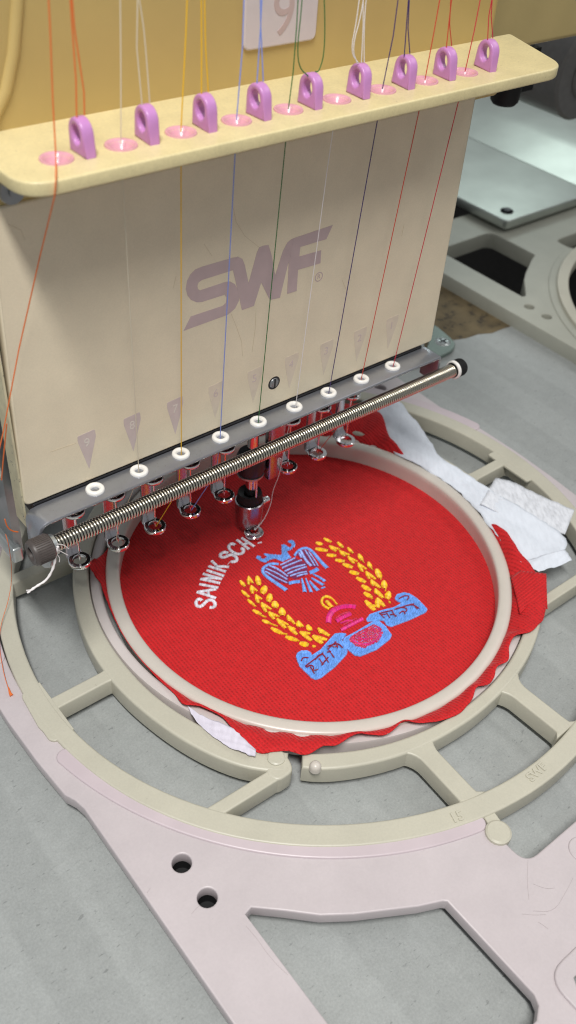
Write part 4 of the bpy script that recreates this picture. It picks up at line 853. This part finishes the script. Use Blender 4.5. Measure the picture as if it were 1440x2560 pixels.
tag(lo_.build('loose_thread', M['t_orange'], None, 80), 'loose orange thread hanging over the left edge of the hoop with a knotted end', 'thread')

# ================================================================== BACKGROUND THINGS
pf2 = copy_tree(pf); pf2.location = (34.5, 0.2, TZ); pf2['label'] = 'blurred cream machine frame on the table behind at the right edge'
for ch in pf2.children:
    if not ch.name.startswith(('hole', 'hex')):
        ch.data = ch.data.copy(); ch.data.materials[0] = M['bgframe']
    if ch.name.startswith('frame_plate'):
        for v in ch.data.vertices:
            if v.co.z < 0.5: v.co.z -= 0.55
hairs([c for c in pf.children if c.name.startswith('frame_plate')][0])
oh2 = copy_tree(oh); oh2.location = (34.3, 0.25, 0.02); oh2['label'] = 'blurred cream hoop holder resting on the far frame at the right edge'
# metal bracket with screw behind the panel
bk = thing('metal_bracket', 'greenish steel tongue with a cross head screw behind the panel corner', 'bracket', (17, 9, TZ))
bp_ = [pz(u, v, 0.1) for u, v in [(1040, 905), (1065, 875), (1085, 810), (1105, 825), (1132, 848), (1140, 862), (1130, 876), (1100, 890)]]
br_ = plate('tongue', [roundpoly([(p.x, p.y) for p in bp_], [0.1, 0.1, 0.1, 0.3, 0.4, 0.4, 0.4, 0.1])], TZ + 0.02, 0.1, M['green_steel'], bk, bev=0.05)
s0 = pz(1107, 853, 0.14)
s1 = MB().lathe([(0, 0.17), (0.3, 0.16), (0.42, 0.12), (0.45, 0.08)], (s0.x, s0.y, 0), n=24).build('cross_screw', M['zinc'], bk, 40)
cs = MB(); cs.box(s0.x - .25, s0.x + .25, s0.y - .05, s0.y + .05, 0.15, 0.178); cs.box(s0.x - .05, s0.x + .05, s0.y - .25, s0.y + .25, 0.15, 0.18); cs.build('cross_slot', M['black'], s1, 0)
# silver covers of the next machine bed
cv = thing('bed_cover', 'dull silver sheet metal cover of the next machine at right', 'machine cover', (36, 22, 0))
plate('cover_sheet', [roundpoly([(29.4, 15.9), (38.3, 15.9), (38.3, 34), (29.4, 34)], 0.4)], 0.9, 1.5, M['silver'], cv, bev=0.08)
ssc = MB().lathe([(0, 0.16), (0.25, 0.15), (0.3, 0.0), (0.38, 0.0), (0.42, 0.06), (0.42, -0.05)], (30.6, 17.0, 1.5), n=20).build('cover_screw', M['dark_metal'], cv, 40)
put(ssc, (37.2, 16.8, 1.5), cv)
sl = MB(); sl.grid([[(38.2, y, 1.52) for y in (10, 45)], [(41.5, y, 2.3) for y in (10, 45)], [(42.2, y, 2.5) for y in (10, 45)], [(48.6, y, 2.5) for y in (10, 45)], [(48.8, y, 2.3) for y in (10, 45)], [(48.8, y, -.1) for y in (10, 45)]])
tag(sl.build('metal_slope', M['silver'], None, 30), 'bright silver sloped bed panel glaring at the upper right', 'machine panel')
b2 = MB().box(49.6, 52, 8, 50, 0.0, 2.6).build('slide_bar', M['dark_metal'], None, 0, bevel=0.1); tag(b2, 'dark slide bar between the bright metal panels at far right', 'slide bar')
b3 = MB().box(52.3, 95, 5, 70, 0.5, 2.4).build('far_panel', M['silver'], None, 0, bevel=0.1); tag(b3, 'farthest bright metal panel under the dark roller', 'machine panel')
# roller and knob under the housing
rl_ = thing('grey_roller', 'dark grey roller with black hub at the upper right edge', 'roller', tuple(py(1400, 180, 14)))
c = py(1402, 160, 14)
MB().lathe([(0, -2.0), (1.15, -2.0), (1.25, -1.9), (1.25, -1.85), (2.3, -1.85), (2.45, -1.7), (2.45, 1.5), (0, 1.5)], tuple(c), 'y', 40).build('roller_body', M['roller'], rl_, 40)
MB().lathe([(0, -2.6), (1.3, -2.6), (1.45, -2.45), (1.45, -1.9)], (c.x + 1.3, c.y, c.z + 1.5), 'y', 32).build('roller_hub', M['black'], rl_, 40)
c = py(1268, 214, 8)
kb = MB().lathe([(0, -0.75), (0.5, -0.75), (0.62, -0.6), (0.66, 0.0), (0.66, 1.4), (0, 1.4)], tuple(c), 'z', 28); kb.box(c.x - .3, c.x + 1.3, c.y - .4, c.y + .4, c.z - 0.25, c.z + 1.5)
tag(kb.build('black_knob', M['black'], None, 40), 'black rounded knob under the right end of the yellow plate', 'knob')
